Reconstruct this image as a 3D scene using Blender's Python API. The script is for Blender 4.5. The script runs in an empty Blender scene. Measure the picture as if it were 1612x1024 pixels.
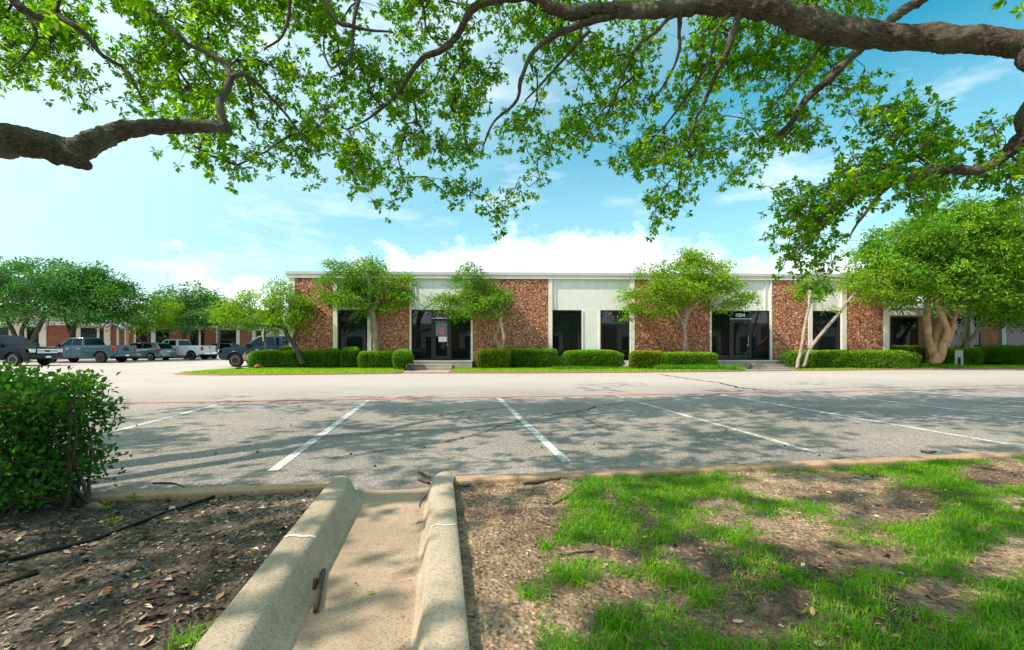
import bpy, bmesh, math, random
import numpy as np
from mathutils import Vector, Matrix, noise
random.seed(7)
rng = np.random.default_rng(7)
R = math.radians
SC = bpy.context.scene
COL = SC.collection
# ------------------------------------------------------------------ camera
CAMZ = 1.1; FPX = 716.0; CX = 806.0; HY = 547.0
cam_d = bpy.data.cameras.new('camera'); cam = bpy.data.objects.new('camera', cam_d); COL.objects.link(cam)
cam.location = (0, 0, CAMZ); cam.rotation_euler = (R(90), 0, 0)
cam_d.sensor_width = 36; cam_d.lens = 36 * FPX / 1612
cam_d.shift_y = (HY - 512) / 1612; cam_d.clip_end = 3000; cam_d.clip_start = 0.05
SC.camera = cam
# ------------------------------------------------------------------ sun and sky
SUN_EL = 47.0
SUN_H = Vector((-0.93, -0.36, 0)).normalized()
SUN = Vector((SUN_H.x * math.cos(R(SUN_EL)), SUN_H.y * math.cos(R(SUN_EL)), math.sin(R(SUN_EL))))
sd = bpy.data.lights.new('sun', 'SUN'); so = bpy.data.objects.new('sun', sd); COL.objects.link(so)
sd.energy = 4.1; sd.angle = R(0.5); sd.color = (1.0, 0.87, 0.73)
so.rotation_euler = SUN.to_track_quat('Z', 'Y').to_euler()
W = bpy.data.worlds.new('World'); SC.world = W; W.use_nodes = True
wt = W.node_tree; wn = wt.nodes; wl = wt.links
for n_ in list(wn): wn.remove(n_)
def wnode(t, **k):
    n = wn.new(t)
    for a, b in k.items(): setattr(n, a, b)
    return n
def wmath(op, a, b=None, c=None, clamp=False):
    n = wn.new('ShaderNodeMath'); n.operation = op; n.use_clamp = clamp
    for i, v in enumerate((a, b, c)):
        if v is None: continue
        if isinstance(v, (int, float)): n.inputs[i].default_value = v
        else: wl.new(v, n.inputs[i])
    return n.outputs[0]
sky = wnode('ShaderNodeTexSky'); sky.sky_type = 'NISHITA'; sky.sun_disc = False
sky.sun_elevation = R(SUN_EL); sky.sun_rotation = math.atan2(SUN.x, SUN.y)
sky.altitude = 0; sky.air_density = 1.0; sky.dust_density = 1.3; sky.ozone_density = 1.5
hsv = wnode('ShaderNodeHueSaturation'); hsv.inputs['Saturation'].default_value = 1.8; hsv.inputs['Hue'].default_value = 0.455; hsv.inputs['Value'].default_value = 1.0
wl.new(sky.outputs[0], hsv.inputs['Color'])
tcw = wnode('ShaderNodeTexCoord')
sep = wnode('ShaderNodeSeparateXYZ'); wl.new(tcw.outputs['Generated'], sep.inputs[0])
# banks of cumulus standing on the horizon: the height of their tops varies with direction
mp = wnode('ShaderNodeMapping'); mp.inputs['Scale'].default_value = (1.0, 1.0, 1.5); mp.inputs['Location'].default_value = (0.2, 0.0, 0.35)
wl.new(tcw.outputs['Generated'], mp.inputs['Vector'])
el = sep.outputs['Z']
def wnoise(scale, detail, rough, vec):
    n = wnode('ShaderNodeTexNoise'); n.inputs['Scale'].default_value = scale; n.inputs['Detail'].default_value = detail; n.inputs['Roughness'].default_value = rough
    wl.new(vec, n.inputs['Vector']); return n.outputs[0]
def toward(px, py, power, amp):
    v = Vector(((px - CX) / FPX, 1, (HY - py) / FPX)).normalized()
    d = wnode('ShaderNodeVectorMath', operation='DOT_PRODUCT'); wl.new(tcw.outputs['Generated'], d.inputs[0]); d.inputs[1].default_value = tuple(v)
    return wmath('MULTIPLY', wmath('POWER', wmath('MAXIMUM', d.outputs['Value'], 0.0), power), amp)
top = wmath('MULTIPLY_ADD', wnoise(2.3, 2, .5, mp.outputs[0]), 0.30, -0.02)
top = wmath('ADD', top, toward(1040, 480, 22, .17)); top = wmath('ADD', top, toward(760, 480, 70, .05))
bil = wmath('SUBTRACT', wnoise(6.5, 10, .62, mp.outputs[0]), 0.5)
cum = wmath('MULTIPLY', wmath('ADD', wmath('SUBTRACT', top, el), wmath('MULTIPLY', bil, 0.46)), 13.0, clamp=True)
mp2 = wnode('ShaderNodeMapping'); mp2.inputs['Scale'].default_value = (1.2, 2.2, 5.0); mp2.inputs['Rotation'].default_value = (0.15, 0.1, 0.5)
wl.new(tcw.outputs['Generated'], mp2.inputs['Vector'])
wis = wmath('MULTIPLY', wmath('SUBTRACT', wnoise(2.6, 9, .62, mp2.outputs[0]), 0.54), 4.5, clamp=True)
wis = wmath('MULTIPLY', wis, 0.6)
cl = wmath('MAXIMUM', cum, wis)
# veil of haze and thin cloud on the sun's side of the sky
dp = wnode('ShaderNodeVectorMath', operation='DOT_PRODUCT'); wl.new(tcw.outputs['Generated'], dp.inputs[0]); dp.inputs[1].default_value = tuple(SUN)
veil = wmath('MULTIPLY', wmath('ADD', dp.outputs['Value'], 0.22), 1.0, clamp=True)
hz = wmath('SUBTRACT', 0.72, wmath('MULTIPLY', wmath('ABSOLUTE', el), 1.4), clamp=True)
veil = wmath('MAXIMUM', veil, hz)
vc = wnode('ShaderNodeMix'); vc.data_type = 'RGBA'; wl.new(veil, vc.inputs[0]); wl.new(hsv.outputs[0], vc.inputs[6]); vc.inputs[7].default_value = (5.4, 6.5, 6.8, 1)
cl = wmath('MINIMUM', cl, 0.96)
nz3 = wnode('ShaderNodeTexNoise'); nz3.inputs['Scale'].default_value = 7; nz3.inputs['Detail'].default_value = 6
wl.new(mp.outputs[0], nz3.inputs['Vector'])
cr = wnode('ShaderNodeValToRGB'); cr.color_ramp.elements[0].position = .25; cr.color_ramp.elements[0].color = (5.3, 6.1, 6.5, 1); cr.color_ramp.elements[1].position = .65; cr.color_ramp.elements[1].color = (7.6, 7.8, 7.9, 1)
wl.new(nz3.outputs[0], cr.inputs[0])
mixw = wnode('ShaderNodeMix'); mixw.data_type = 'RGBA'
wl.new(cl, mixw.inputs[0]); wl.new(vc.outputs[2], mixw.inputs[6]); wl.new(cr.outputs[0], mixw.inputs[7])
bg = wnode('ShaderNodeBackground'); bg.inputs[1].default_value = 0.135
wl.new(mixw.outputs[2], bg.inputs[0])
wo = wnode('ShaderNodeOutputWorld'); wl.new(bg.outputs[0], wo.inputs[0])
SC.view_settings.view_transform = 'Standard'; SC.view_settings.look = 'None'
SC.view_settings.gamma = 1; SC.view_settings.use_curve_mapping = False
SC.view_settings.exposure = 0.52
SC.render.engine = 'CYCLES'
SC.cycles.max_bounces = 6; SC.cycles.transparent_max_bounces = 4; SC.cycles.use_denoising = True

# ------------------------------------------------------------------ pixel rays to points on the ground and on walls
def G(px, py, z=0.0):
    Y = (CAMZ - z) * FPX / (py - HY)
    return ((px - CX) / FPX * Y, Y)
def PX(px, py, Y): return Vector(((px - CX) / FPX * Y, Y, CAMZ - (py - HY) / FPX * Y))
TH = R(9.0); CT, ST = math.cos(TH), math.sin(TH)
def L(a, b, z=0.0): return Vector((a * CT - b * ST, a * ST + b * CT, z))
def invL(x, y): return (x * CT + y * ST, -x * ST + y * CT)

# ------------------------------------------------------------------ material helpers
class Mat:
    def __init__(s, name):
        s.m = bpy.data.materials.new(name); s.m.use_nodes = True
        s.t = s.m.node_tree; s.n = s.t.nodes; s.l = s.t.links
        s.b = s.n['Principled BSDF']; s.out = s.n['Material Output']
        s.tc = s.n.new('ShaderNodeTexCoord')
    def node(s, t, **k):
        n = s.n.new(t)
        for a, b in k.items(): setattr(n, a, b)
        return n
    def noise(s, scale, detail=4, rough=.5, vec=None, dist=0):
        n = s.node('ShaderNodeTexNoise'); n.inputs['Scale'].default_value = scale; n.inputs['Detail'].default_value = detail
        n.inputs['Roughness'].default_value = rough; n.inputs['Distortion'].default_value = dist
        s.l.new(vec or s.tc.outputs['Object'], n.inputs['Vector']); return n.outputs[0]
    def vor(s, scale, out='Distance', feature='F1', vec=None):
        n = s.node('ShaderNodeTexVoronoi'); n.feature = feature; n.inputs['Scale'].default_value = scale
        s.l.new(vec or s.tc.outputs['Object'], n.inputs['Vector']); return n.outputs[out]
    def mapping(s, scale=(1, 1, 1), rot=(0, 0, 0)):
        n = s.node('ShaderNodeMapping'); n.inputs['Scale'].default_value = scale; n.inputs['Rotation'].default_value = rot
        s.l.new(s.tc.outputs['Object'], n.inputs['Vector']); return n.outputs[0]
    def ramp(s, fac, stops):
        n = s.node('ShaderNodeValToRGB'); e = n.color_ramp.elements
        while len(e) < len(stops): e.new(.5)
        for i, (p, c) in enumerate(stops):
            e[i].position = p; e[i].color = (c[0], c[1], c[2], 1) if not isinstance(c, (int, float)) else (c, c, c, 1)
        s.l.new(fac, n.inputs[0]); return n.outputs[0]
    def mix(s, fac, a, b, mode='MIX'):
        n = s.node('ShaderNodeMix'); n.data_type = 'RGBA'; n.blend_type = mode
        for i, v in ((0, fac), (6, a), (7, b)):
            if isinstance(v, (int, float)): n.inputs[i].default_value = v
            elif isinstance(v, tuple): n.inputs[i].default_value = (*v, 1)
            else: s.l.new(v, n.inputs[i])
        return n.outputs[2]
    def math(s, op, a, b=0.0, clamp=False):
        n = s.node('ShaderNodeMath'); n.operation = op; n.use_clamp = clamp
        for i, v in enumerate((a, b)):
            if isinstance(v, (int, float)): n.inputs[i].default_value = v
            else: s.l.new(v, n.inputs[i])
        return n.outputs[0]
    def attr(s, name, out='Fac'):
        n = s.node('ShaderNodeAttribute'); n.attribute_name = name; return n.outputs[out]
    def color(s, v):
        if isinstance(v, tuple): s.b.inputs['Base Color'].default_value = (*v, 1)
        else: s.l.new(v, s.b.inputs['Base Color'])
        return s
    def rough(s, v, spec=.5, metal=0.0):
        if isinstance(v, (int, float)): s.b.inputs['Roughness'].default_value = v
        else: s.l.new(v, s.b.inputs['Roughness'])
        s.b.inputs['Specular IOR Level'].default_value = spec; s.b.inputs['Metallic'].default_value = metal; return s
    def bump(s, h, strength=.5, dist=.01, prev=None):
        n = s.node('ShaderNodeBump'); n.inputs['Strength'].default_value = strength; n.inputs['Distance'].default_value = dist
        s.l.new(h, n.inputs['Height'])
        if prev is not None: s.l.new(prev, n.inputs['Normal'])
        s.l.new(n.outputs[0], s.b.inputs['Normal']); return n.outputs[0]

def simple(name, col, rough=.5, spec=.5, metal=0.0, var=.0, scale=6, bump=0.0):
    m = Mat(name)
    if var > 0:
        f = m.noise(scale, 5, .6)
        m.color(m.ramp(f, [(.25, tuple(c * (1 - var) for c in col)), (.75, tuple(min(1, c * (1 + var)) for c in col))]))
    else: m.color(col)
    m.rough(rough, spec, metal)
    if bump: m.bump(m.noise(scale * 8, 4), bump, .01)
    return m.m

def asphalt_mat():
    m = Mat('worn_asphalt')
    big = m.noise(.35, 5, .6); mid = m.noise(2.2, 6, .65); fine = m.vor(75, 'Color')
    sepn = m.node('ShaderNodeSeparateColor'); m.l.new(fine, sepn.inputs[0])
    grain = m.ramp(sepn.outputs[0], [(0, (.11, .106, .10)), (.4, (.27, .25, .23)), (.75, (.38, .35, .315)), (1, (.68, .62, .55))])
    base = m.ramp(mid, [(.3, (.25, .243, .235)), (.7, (.35, .335, .315))])
    c = m.mix(.55, base, grain)
    c = m.mix(1.0, c, m.ramp(big, [(.3, (.66, .67, .70)), (.7, (1.14, 1.09, 1.03))]), 'MULTIPLY')
    # age and spill stains
    st = m.noise(1.1, 8, .7); c = m.mix(m.ramp(st, [(.57, 0), (.68, .42)]), c, (.12, .115, .11))
    # the far drive lane is paler, sun bleached concrete
    sx = m.node('ShaderNodeSeparateXYZ'); m.l.new(m.tc.outputs['Object'], sx.inputs[0])
    far = m.math('MULTIPLY', m.math('SUBTRACT', sx.outputs['Y'], 8.0), .16, True)
    c = m.mix(m.math('MULTIPLY', far, .55), c, (.60, .545, .49))
    # dirt collected along the kerb
    edge = m.math('MULTIPLY', m.math('SUBTRACT', 4.05, m.math('ADD', sx.outputs['Y'], m.math('MULTIPLY', m.noise(3, 5), .5))), 3.5, True)
    c = m.mix(m.math('MULTIPLY', edge, .72), c, (.075, .072, .068))
    m.color(c).rough(.9, .25)
    h = m.math('ADD', m.vor(75), m.noise(140, 3)); m.bump(h, .7, .006); return m.m

def concrete_mat(name, a, b, dark=(.2, .17, .14), stain=.5, grain=90):
    m = Mat(name)
    n1 = m.noise(1.6, 7, .65); n2 = m.noise(grain, 3, .6); n3 = m.noise(5.5, 8, .7)
    c = m.ramp(n1, [(.3, a), (.7, b)])
    c = m.mix(m.ramp(n2, [(.34, .6), (.52, 0)]), c, tuple(x * .5 for x in a)); pit = m.vor(grain * 2.6); c = m.mix(m.ramp(pit, [(.06, .4), (.16, 0)]), c, tuple(x * .45 for x in a))
    c = m.mix(m.ramp(n3, [(.52, 0), (.75, stain)]), c, dark)
    m.color(c).rough(.88, .25); m.bump(n2, .55, .004, m.bump(m.noise(25, 5), .3, .01)); return m.m

def paint_mat(name, col, under, wear_lo=.42, wear_hi=.62, scale=28):
    m = Mat(name)
    w = m.noise(scale, 8, .75); w2 = m.noise(3, 4)
    f = m.math('ADD', w, m.math('MULTIPLY', w2, .35))
    g = m.vor(75, 'Color'); sepn = m.node('ShaderNodeSeparateColor'); m.l.new(g, sepn.inputs[0])
    un = m.ramp(sepn.outputs[0], [(0, tuple(c * .6 for c in under)), (1, tuple(c * 1.4 for c in under))])
    m.color(m.mix(m.ramp(f, [(wear_lo, 1.0), (wear_hi, 0.0)]), un, col)).rough(.8, .3)
    m.bump(w, .4, .003); return m.m

def soil_mat(name, pale, mid, dark, bias=0.0):
    m = Mat(name)
    big = m.noise(.8, 5, .6, dist=.4); f = m.noise(9, 8, .7); g = m.vor(60, 'Color')
    sepn = m.node('ShaderNodeSeparateColor'); m.l.new(g, sepn.inputs[0])
    c = m.ramp(m.math('ADD', m.math('MULTIPLY', big, .65), m.math('MULTIPLY', f, .35)), [(.36 + bias, dark), (.47 + bias, mid), (.58 + bias, pale)])
    spk = m.ramp(sepn.outputs[0], [(0, (.45, .42, .4)), (.5, (.95, .95, .95)), (.93, (1.1, 1.1, 1.1)), (1, (2.1, 1.9, 1.7))])
    c = m.mix(.8, c, spk, 'MULTIPLY')
    m.color(c).rough(.95, .15)
    h = m.math('ADD', m.vor(45), m.math('MULTIPLY', f, 2.0)); m.bump(h, .9, .02); return m.m

def leaf_mat(name, stops, trans=.45, rough=.45, spec=.4, tcol=None, nscale=1.2, namp=.35):
    m = Mat(name)
    t = m.attr('tint'); nn = m.noise(nscale, 3)
    f = m.math('ADD', m.math('MULTIPLY', t, 1 - namp), m.math('MULTIPLY', nn, namp))
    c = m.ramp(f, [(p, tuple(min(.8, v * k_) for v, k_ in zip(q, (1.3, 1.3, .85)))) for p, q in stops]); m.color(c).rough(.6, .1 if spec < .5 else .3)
    tr = m.node('ShaderNodeBsdfTranslucent'); 
    tc = m.mix(1.0, c, tcol or (1.5, 1.7, .7), 'MULTIPLY'); m.l.new(tc, tr.inputs[0])
    mx = m.node('ShaderNodeMixShader'); mx.inputs[0].default_value = trans
    m.l.new(m.b.outputs[0], mx.inputs[1]); m.l.new(tr.outputs[0], mx.inputs[2]); m.l.new(mx.outputs[0], m.out.inputs[0]); return m.m

def bark_mat(name, a, b, lich=None, stretch=(3, 3, 1), scale=9, bump=1.0):
    m = Mat(name); v = m.mapping(stretch)
    n1 = m.noise(scale, 8, .7, v, .6); n2 = m.noise(2.5, 5)
    c = m.ramp(n1, [(.32, a), (.62, b)])
    if lich: c = m.mix(m.ramp(n2, [(.48, 0), (.64, .75)]), c, lich)
    m.color(c).rough(.92, .15); m.bump(n1, bump, .045); return m.m

M = {}
M['asphalt'] = asphalt_mat()
M['kerb'] = concrete_mat('tan_kerb_concrete', (.42, .27, .17), (.55, .37, .24), (.16, .11, .08), .6)
M['flume'] = concrete_mat('flume_concrete', (.37, .305, .23), (.54, .455, .35), (.19, .15, .11), .55, 95)
M['flume_floor'] = concrete_mat('flume_floor_concrete', (.33, .25, .18), (.50, .385, .28), (.16, .12, .09), .6, 95)
M['step'] = concrete_mat('step_concrete', (.33, .29, .25), (.46, .41, .35), (.16, .13, .11), .6)
M['walk'] = concrete_mat('pink_walk_concrete', (.42, .30, .24), (.52, .39, .32), (.26, .19, .16), .4)
M['white_paint'] = paint_mat('worn_white_line', (.68, .69, .68), (.24, .235, .23), .61, .80)
M['faint_paint'] = paint_mat('faded_white_line', (.66, .66, .64), (.33, .315, .295), .60, .80)
M['red_paint'] = paint_mat('faded_red_line', (.58, .20, .18), (.38, .33, .30), .66, .92)
M['red_kerb'] = paint_mat('faded_red_kerb', (.46, .20, .16), (.34, .27, .22), .60, .84)
M['soil_l'] = soil_mat('dark_mulch_soil', (.25, .21, .17), (.135, .112, .09), (.055, .045, .038), .01)
M['soil_r'] = soil_mat('tan_bare_soil', (.50, .365, .25), (.25, .175, .12), (.09, .063, .047), .005)
M['turf'] = soil_mat('turf_soil', (.12, .20, .03), (.09, .17, .02), (.06, .11, .02), 0)
M['ground'] = simple('far_ground', (.33, .31, .28), .95, .2, 0, .2, .5)
def wall_paint(name, col, rough, streak=.5):
    m = Mat(name); a = m.noise(2.2, 7, .65); b = m.noise(3.0, 8, .7, m.mapping((5, 5, .35))); f = m.noise(60, 3)
    c = m.ramp(a, [(.3, tuple(v * .90 for v in col)), (.7, tuple(min(.95, v * 1.04) for v in col))])
    c = m.mix(m.ramp(b, [(.52, 0), (.78, streak)]), c, tuple(v * .62 for v in col)); m.color(c).rough(rough, .25); m.bump(f, .25, .004); return m.m
M['cream'] = wall_paint('pale_stucco_panel', (.80, .81, .77), .85)
M['trim'] = wall_paint('pale_trim', (.86, .81, .71), .7, .7)
M['fascia'] = wall_paint('grey_fascia', (.74, .72, .66), .6, .7)
M['fascia_cap'] = simple('grey_coping', (.56, .56, .54), .5, .4, 0, .06, 2)
M['mortar'] = simple('panel_mortar', (.34, .18, .125), .95, .1, 0, .25, 20)
M['dframe'] = simple('dark_bronze_frame', (.018, .02, .024), .35, .5)
M['sill'] = simple('pale_metal_sill', (.62, .62, .60), .4, .5)
M['roofing'] = simple('roof_membrane', (.5, .5, .48), .9, .2, 0, .1)
def chip_mat():
    m = Mat('rough_brick_chips'); t = m.attr('tint'); n = m.noise(30, 4)
    c = m.ramp(t, [(0, (.11, .04, .025)), (.22, (.30, .105, .06)), (.5, (.49, .205, .12)), (.78, (.65, .34, .22)), (1, (.86, .62, .48))])
    c = m.mix(.35, c, m.ramp(n, [(.3, (.5, .5, .5)), (.7, (1.3, 1.3, 1.3))]), 'MULTIPLY')
    m.color(c).rough(.9, .2); m.bump(n, .5, .01); return m.m
M['chip'] = chip_mat()
def brickwork(name, c1, c2, mo):
    m = Mat(name); mpn = m.mapping((1, 1, 1), (R(90), 0, 0))
    b = m.node('ShaderNodeTexBrick'); m.l.new(mpn, b.inputs['Vector']); b.inputs['Scale'].default_value = 1
    b.inputs['Brick Width'].default_value = .22; b.inputs['Row Height'].default_value = .078; b.inputs['Mortar Size'].default_value = .009
    b.inputs['Color1'].default_value = (*c1, 1); b.inputs['Color2'].default_value = (*c2, 1); b.inputs['Mortar'].default_value = (*mo, 1)
    c = m.mix(.5, b.outputs[0], m.ramp(m.noise(5, 6), [(.3, (.6, .6, .6)), (.7, (1.25, 1.25, 1.25))]), 'MULTIPLY')
    m.color(c).rough(.9, .2); m.bump(b.outputs[1], -.5, .01); return m.m
M['brick'] = brickwork('tan_orange_brick', (.42, .19, .10), (.52, .27, .15), (.40, .32, .25))
M['rbrick'] = brickwork('red_brick', (.28, .075, .045), (.38, .12, .07), (.28, .2, .16))
def glass_mat():
    m = Mat('dark_tinted_glass'); m.color((.006, .009, .010)).rough(.015, .5); m.b.inputs['IOR'].default_value = 1.62
    m.bump(m.noise(.9, 2), .05, .02); return m.m
M['glass'] = glass_mat()
M['shingle'] = simple('grey_shingles', (.22, .22, .21), .9, .2, 0, .3, 4, .4)
M['oak_bark'] = bark_mat('oak_bark', (.028, .022, .018), (.22, .175, .135), (.22, .24, .17), (1.6, 4.5, 4.5), 9, 1.0)
M['twig'] = bark_mat('twig_bark', (.06, .045, .035), (.15, .11, .085), None, (1, 1, 1), 14, .6)
M['myrtle_bark'] = bark_mat('smooth_tan_bark', (.28, .20, .14), (.46, .36, .28), (.22, .17, .13), (5, 5, 1.2), 4, .35)
M['tan_bark'] = bark_mat('peeling_orange_bark', (.36, .20, .11), (.58, .38, .22), (.28, .19, .13), (5, 5, 1.0), 4, .35)
M['white_bark'] = bark_mat('pale_grey_bark', (.27, .225, .185), (.46, .40, .34), (.17, .14, .11), (5, 5, 1.2), 4, .35)
M['dark_bark'] = bark_mat('dark_grey_bark', (.06, .05, .045), (.14, .12, .10), None, (4, 4, 1), 6, .6)
M['oak_leaf'] = leaf_mat('oak_leaf', [(.0, (.02, .065, .012)), (.35, (.05, .14, .016)), (.62, (.12, .24, .02)), (.87, (.26, .36, .03)), (.96, (.40, .38, .05)), (1, (.5, .14, .05))], .62, .42, .4, (2.0, 2.1, .5))
M['myrtle_leaf'] = leaf_mat('myrtle_leaf', [(.0, (.03, .10, .02)), (.4, (.08, .20, .022)), (.75, (.20, .35, .04)), (1, (.42, .50, .09))], .3, .5, .35)
M['lime_leaf'] = leaf_mat('lime_leaf', [(.0, (.05, .13, .012)), (.4, (.13, .26, .02)), (.75, (.26, .38, .03)), (1, (.55, .56, .08))], .32, .5, .35)
M['deep_leaf'] = leaf_mat('deep_leaf', [(.0, (.015, .06, .02)), (.4, (.04, .13, .035)), (.75, (.11, .24, .05)), (1, (.20, .28, .06))], .35, .5, .35)
M['teal_leaf'] = leaf_mat('bluish_leaf', [(.0, (.018, .07, .035)), (.4, (.05, .15, .065)), (.75, (.13, .27, .10)), (1, (.24, .27, .10))], .35, .5, .35)
M['hedge_leaf'] = leaf_mat('hedge_leaf', [(.0, (.035, .10, .02)), (.4, (.11, .24, .03)), (.75, (.26, .42, .05)), (1, (.30, .40, .05))], .3, .45, .4)
M['gold_leaf'] = leaf_mat('gold_hedge_leaf', [(.0, (.04, .09, .012)), (.4, (.13, .20, .02)), (.75, (.34, .36, .04)), (1, (.60, .52, .08))], .3, .5, .35)
M['bush_leaf'] = leaf_mat('glossy_bush_leaf', [(.0, (.010, .045, .012)), (.35, (.035, .13, .022)), (.65, (.09, .24, .03)), (.88, (.13, .27, .025)), (1, (.34, .42, .04))], .28, .3, .5)
M['inner'] = simple('hedge_twig_mass', (.030, .034, .016), .95, .1, 0, .4, 12)
M['grass'] = leaf_mat('grass_blade', [(.0, (.03, .095, .018)), (.3, (.075, .22, .022)), (.6, (.14, .32, .03)), (.85, (.28, .40, .06)), (.94, (.45, .42, .17)), (1, (.5, .42, .2))], .45, .5, .3, (1.4, 1.6, .6), 1.5, .3)
M['lawn'] = leaf_mat('lawn_blade', [(.0, (.10, .22, .015)), (.4, (.20, .36, .02)), (1, (.38, .50, .05))], .4, .6, .2)
M['liriope'] = leaf_mat('long_grass_blade', [(.0, (.03, .11, .012)), (.5, (.08, .24, .02)), (1, (.20, .38, .05))], .4, .5, .3)
def litter_mat(name, stops):
    m = Mat(name); m.color(m.ramp(m.attr('tint'), stops)).rough(.85, .2); return m.m
M['litter_d'] = litter_mat('mulch_litter', [(0, (.02, .015, .012)), (.35, (.085, .065, .05)), (.65, (.22, .17, .13)), (.85, (.43, .34, .25)), (1, (.62, .52, .41))])
M['litter_p'] = litter_mat('pale_litter', [(0, (.08, .055, .04)), (.45, (.22, .15, .10)), (.8, (.42, .31, .21)), (1, (.60, .48, .36))])
M['dry_leaf'] = litter_mat('dry_leaf', [(0, (.13, .06, .03)), (.4, (.34, .15, .06)), (.75, (.42, .27, .15)), (1, (.52, .40, .28))])
M['straw'] = litter_mat('dead_straw', [(0, (.16, .11, .06)), (.5, (.36, .28, .15)), (1, (.60, .50, .30))])
M['hose'] = simple('black_edging', (.012, .012, .013), .55, .4, 0, .3, 20)
M['crack'] = simple('crack_fill', (.035, .032, .03), .95, .1)
M['chalk'] = paint_mat('white_chalk', (.80, .80, .78), (.42, .36, .29), .62, .86, 60)
M['tyre'] = simple('tyre_rubber', (.014, .014, .015), .85, .3)
M['rim'] = simple('silver_rim', (.52, .54, .56), .28, .5, .8)
M['drim'] = simple('dark_grey_rim', (.10, .12, .14), .4, .5, .6)
M['brim'] = simple('bronze_rim', (.38, .29, .23), .5, .5, .3)
M['black_plastic'] = simple('black_plastic', (.014, .015, .017), .55, .4)
M['chrome'] = simple('chrome', (.7, .71, .72), .15, .5, 1.0)
M['cglass'] = simple('car_glass', (.005, .012, .015), .05, .2)
M['cglass'].node_tree.nodes['Principled BSDF'].inputs['IOR'].default_value = 1.5
M['red_lamp'] = simple('red_lamp_lens', (.42, .012, .012), .15, .6)
M['clear_lamp'] = simple('clear_lamp_lens', (.62, .66, .68), .12, .7)
M['plate'] = simple('number_plate_white', (.75, .76, .74), .5, .4)
M['seam'] = simple('door_seam', (.008, .008, .009), .9, .1)
def carpaint(name, col, metal=.3, mud=None):
    m = Mat(name); c = m.color(col).rough(.13, .2, metal); m.b.inputs['Coat Weight'].default_value = .12; m.b.inputs['Specular IOR Level'].default_value = .2; m.b.inputs['Coat Roughness'].default_value = .06
    if mud:
        sx = m.node('ShaderNodeSeparateXYZ'); m.l.new(m.tc.outputs['Object'], sx.inputs[0])
        cut = m.math('SUBTRACT', 1.02, m.math('ADD', sx.outputs['Z'], m.math('MULTIPLY', m.math('ABSOLUTE', m.math('SUBTRACT', sx.outputs['X'], .95)), .55)))
        f = m.math('MULTIPLY', m.math('ADD', cut, m.math('MULTIPLY', m.math('SUBTRACT', m.noise(5, 7), .5), .9)), 5.0, True)
        m.color(m.mix(f, col, mud)); m.l.new(m.math('MULTIPLY_ADD' if False else 'ADD', m.math('MULTIPLY', f, .6), .28), m.b.inputs['Roughness'])
    return m.m
M['p_black'] = carpaint('black_blue_paint', (.003, .011, .018), 0)
M['p_steel'] = carpaint('steel_blue_paint', (.055, .12, .155), .3)
M['p_silver'] = carpaint('silver_grey_paint', (.30, .36, .38), .6)
M['p_white'] = carpaint('white_paint', (.78, .79, .80), 0)
M['p_navy'] = carpaint('navy_paint', (.005, .028, .055), 0, (.36, .27, .19))
M['notice'] = simple('white_notice_paper', (.78, .80, .78), .7)
M['pinknotice'] = simple('pink_notice_paper', (.75, .12, .30), .7)
M['greyboard'] = simple('grey_notice_board', (.16, .20, .22), .6)
M['lettering'] = simple('white_lettering', (.85, .85, .85), .6)
M['blueoval'] = simple('blue_badge', (.02, .05, .16), .3)
M['redrock'] = simple('red_sandstone', (.42, .14, .07), .9, .2, 0, .35, 9, .5)
M['darkrock'] = simple('dark_stone', (.07, .055, .045), .9, .2, 0, .35, 9, .5)
M['lampblue'] = simple('blue_grey_lamp_housing', (.07, .11, .14), .5, .4)
M['sign_grey'] = simple('grey_painted_sign', (.42, .43, .46), .6, .3, 0, .06)
M['galv'] = simple('weathered_post', (.10, .085, .075), .6, .4)
M['cone_white'] = simple('downspout_white', (.62, .68, .70), .5)

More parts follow.
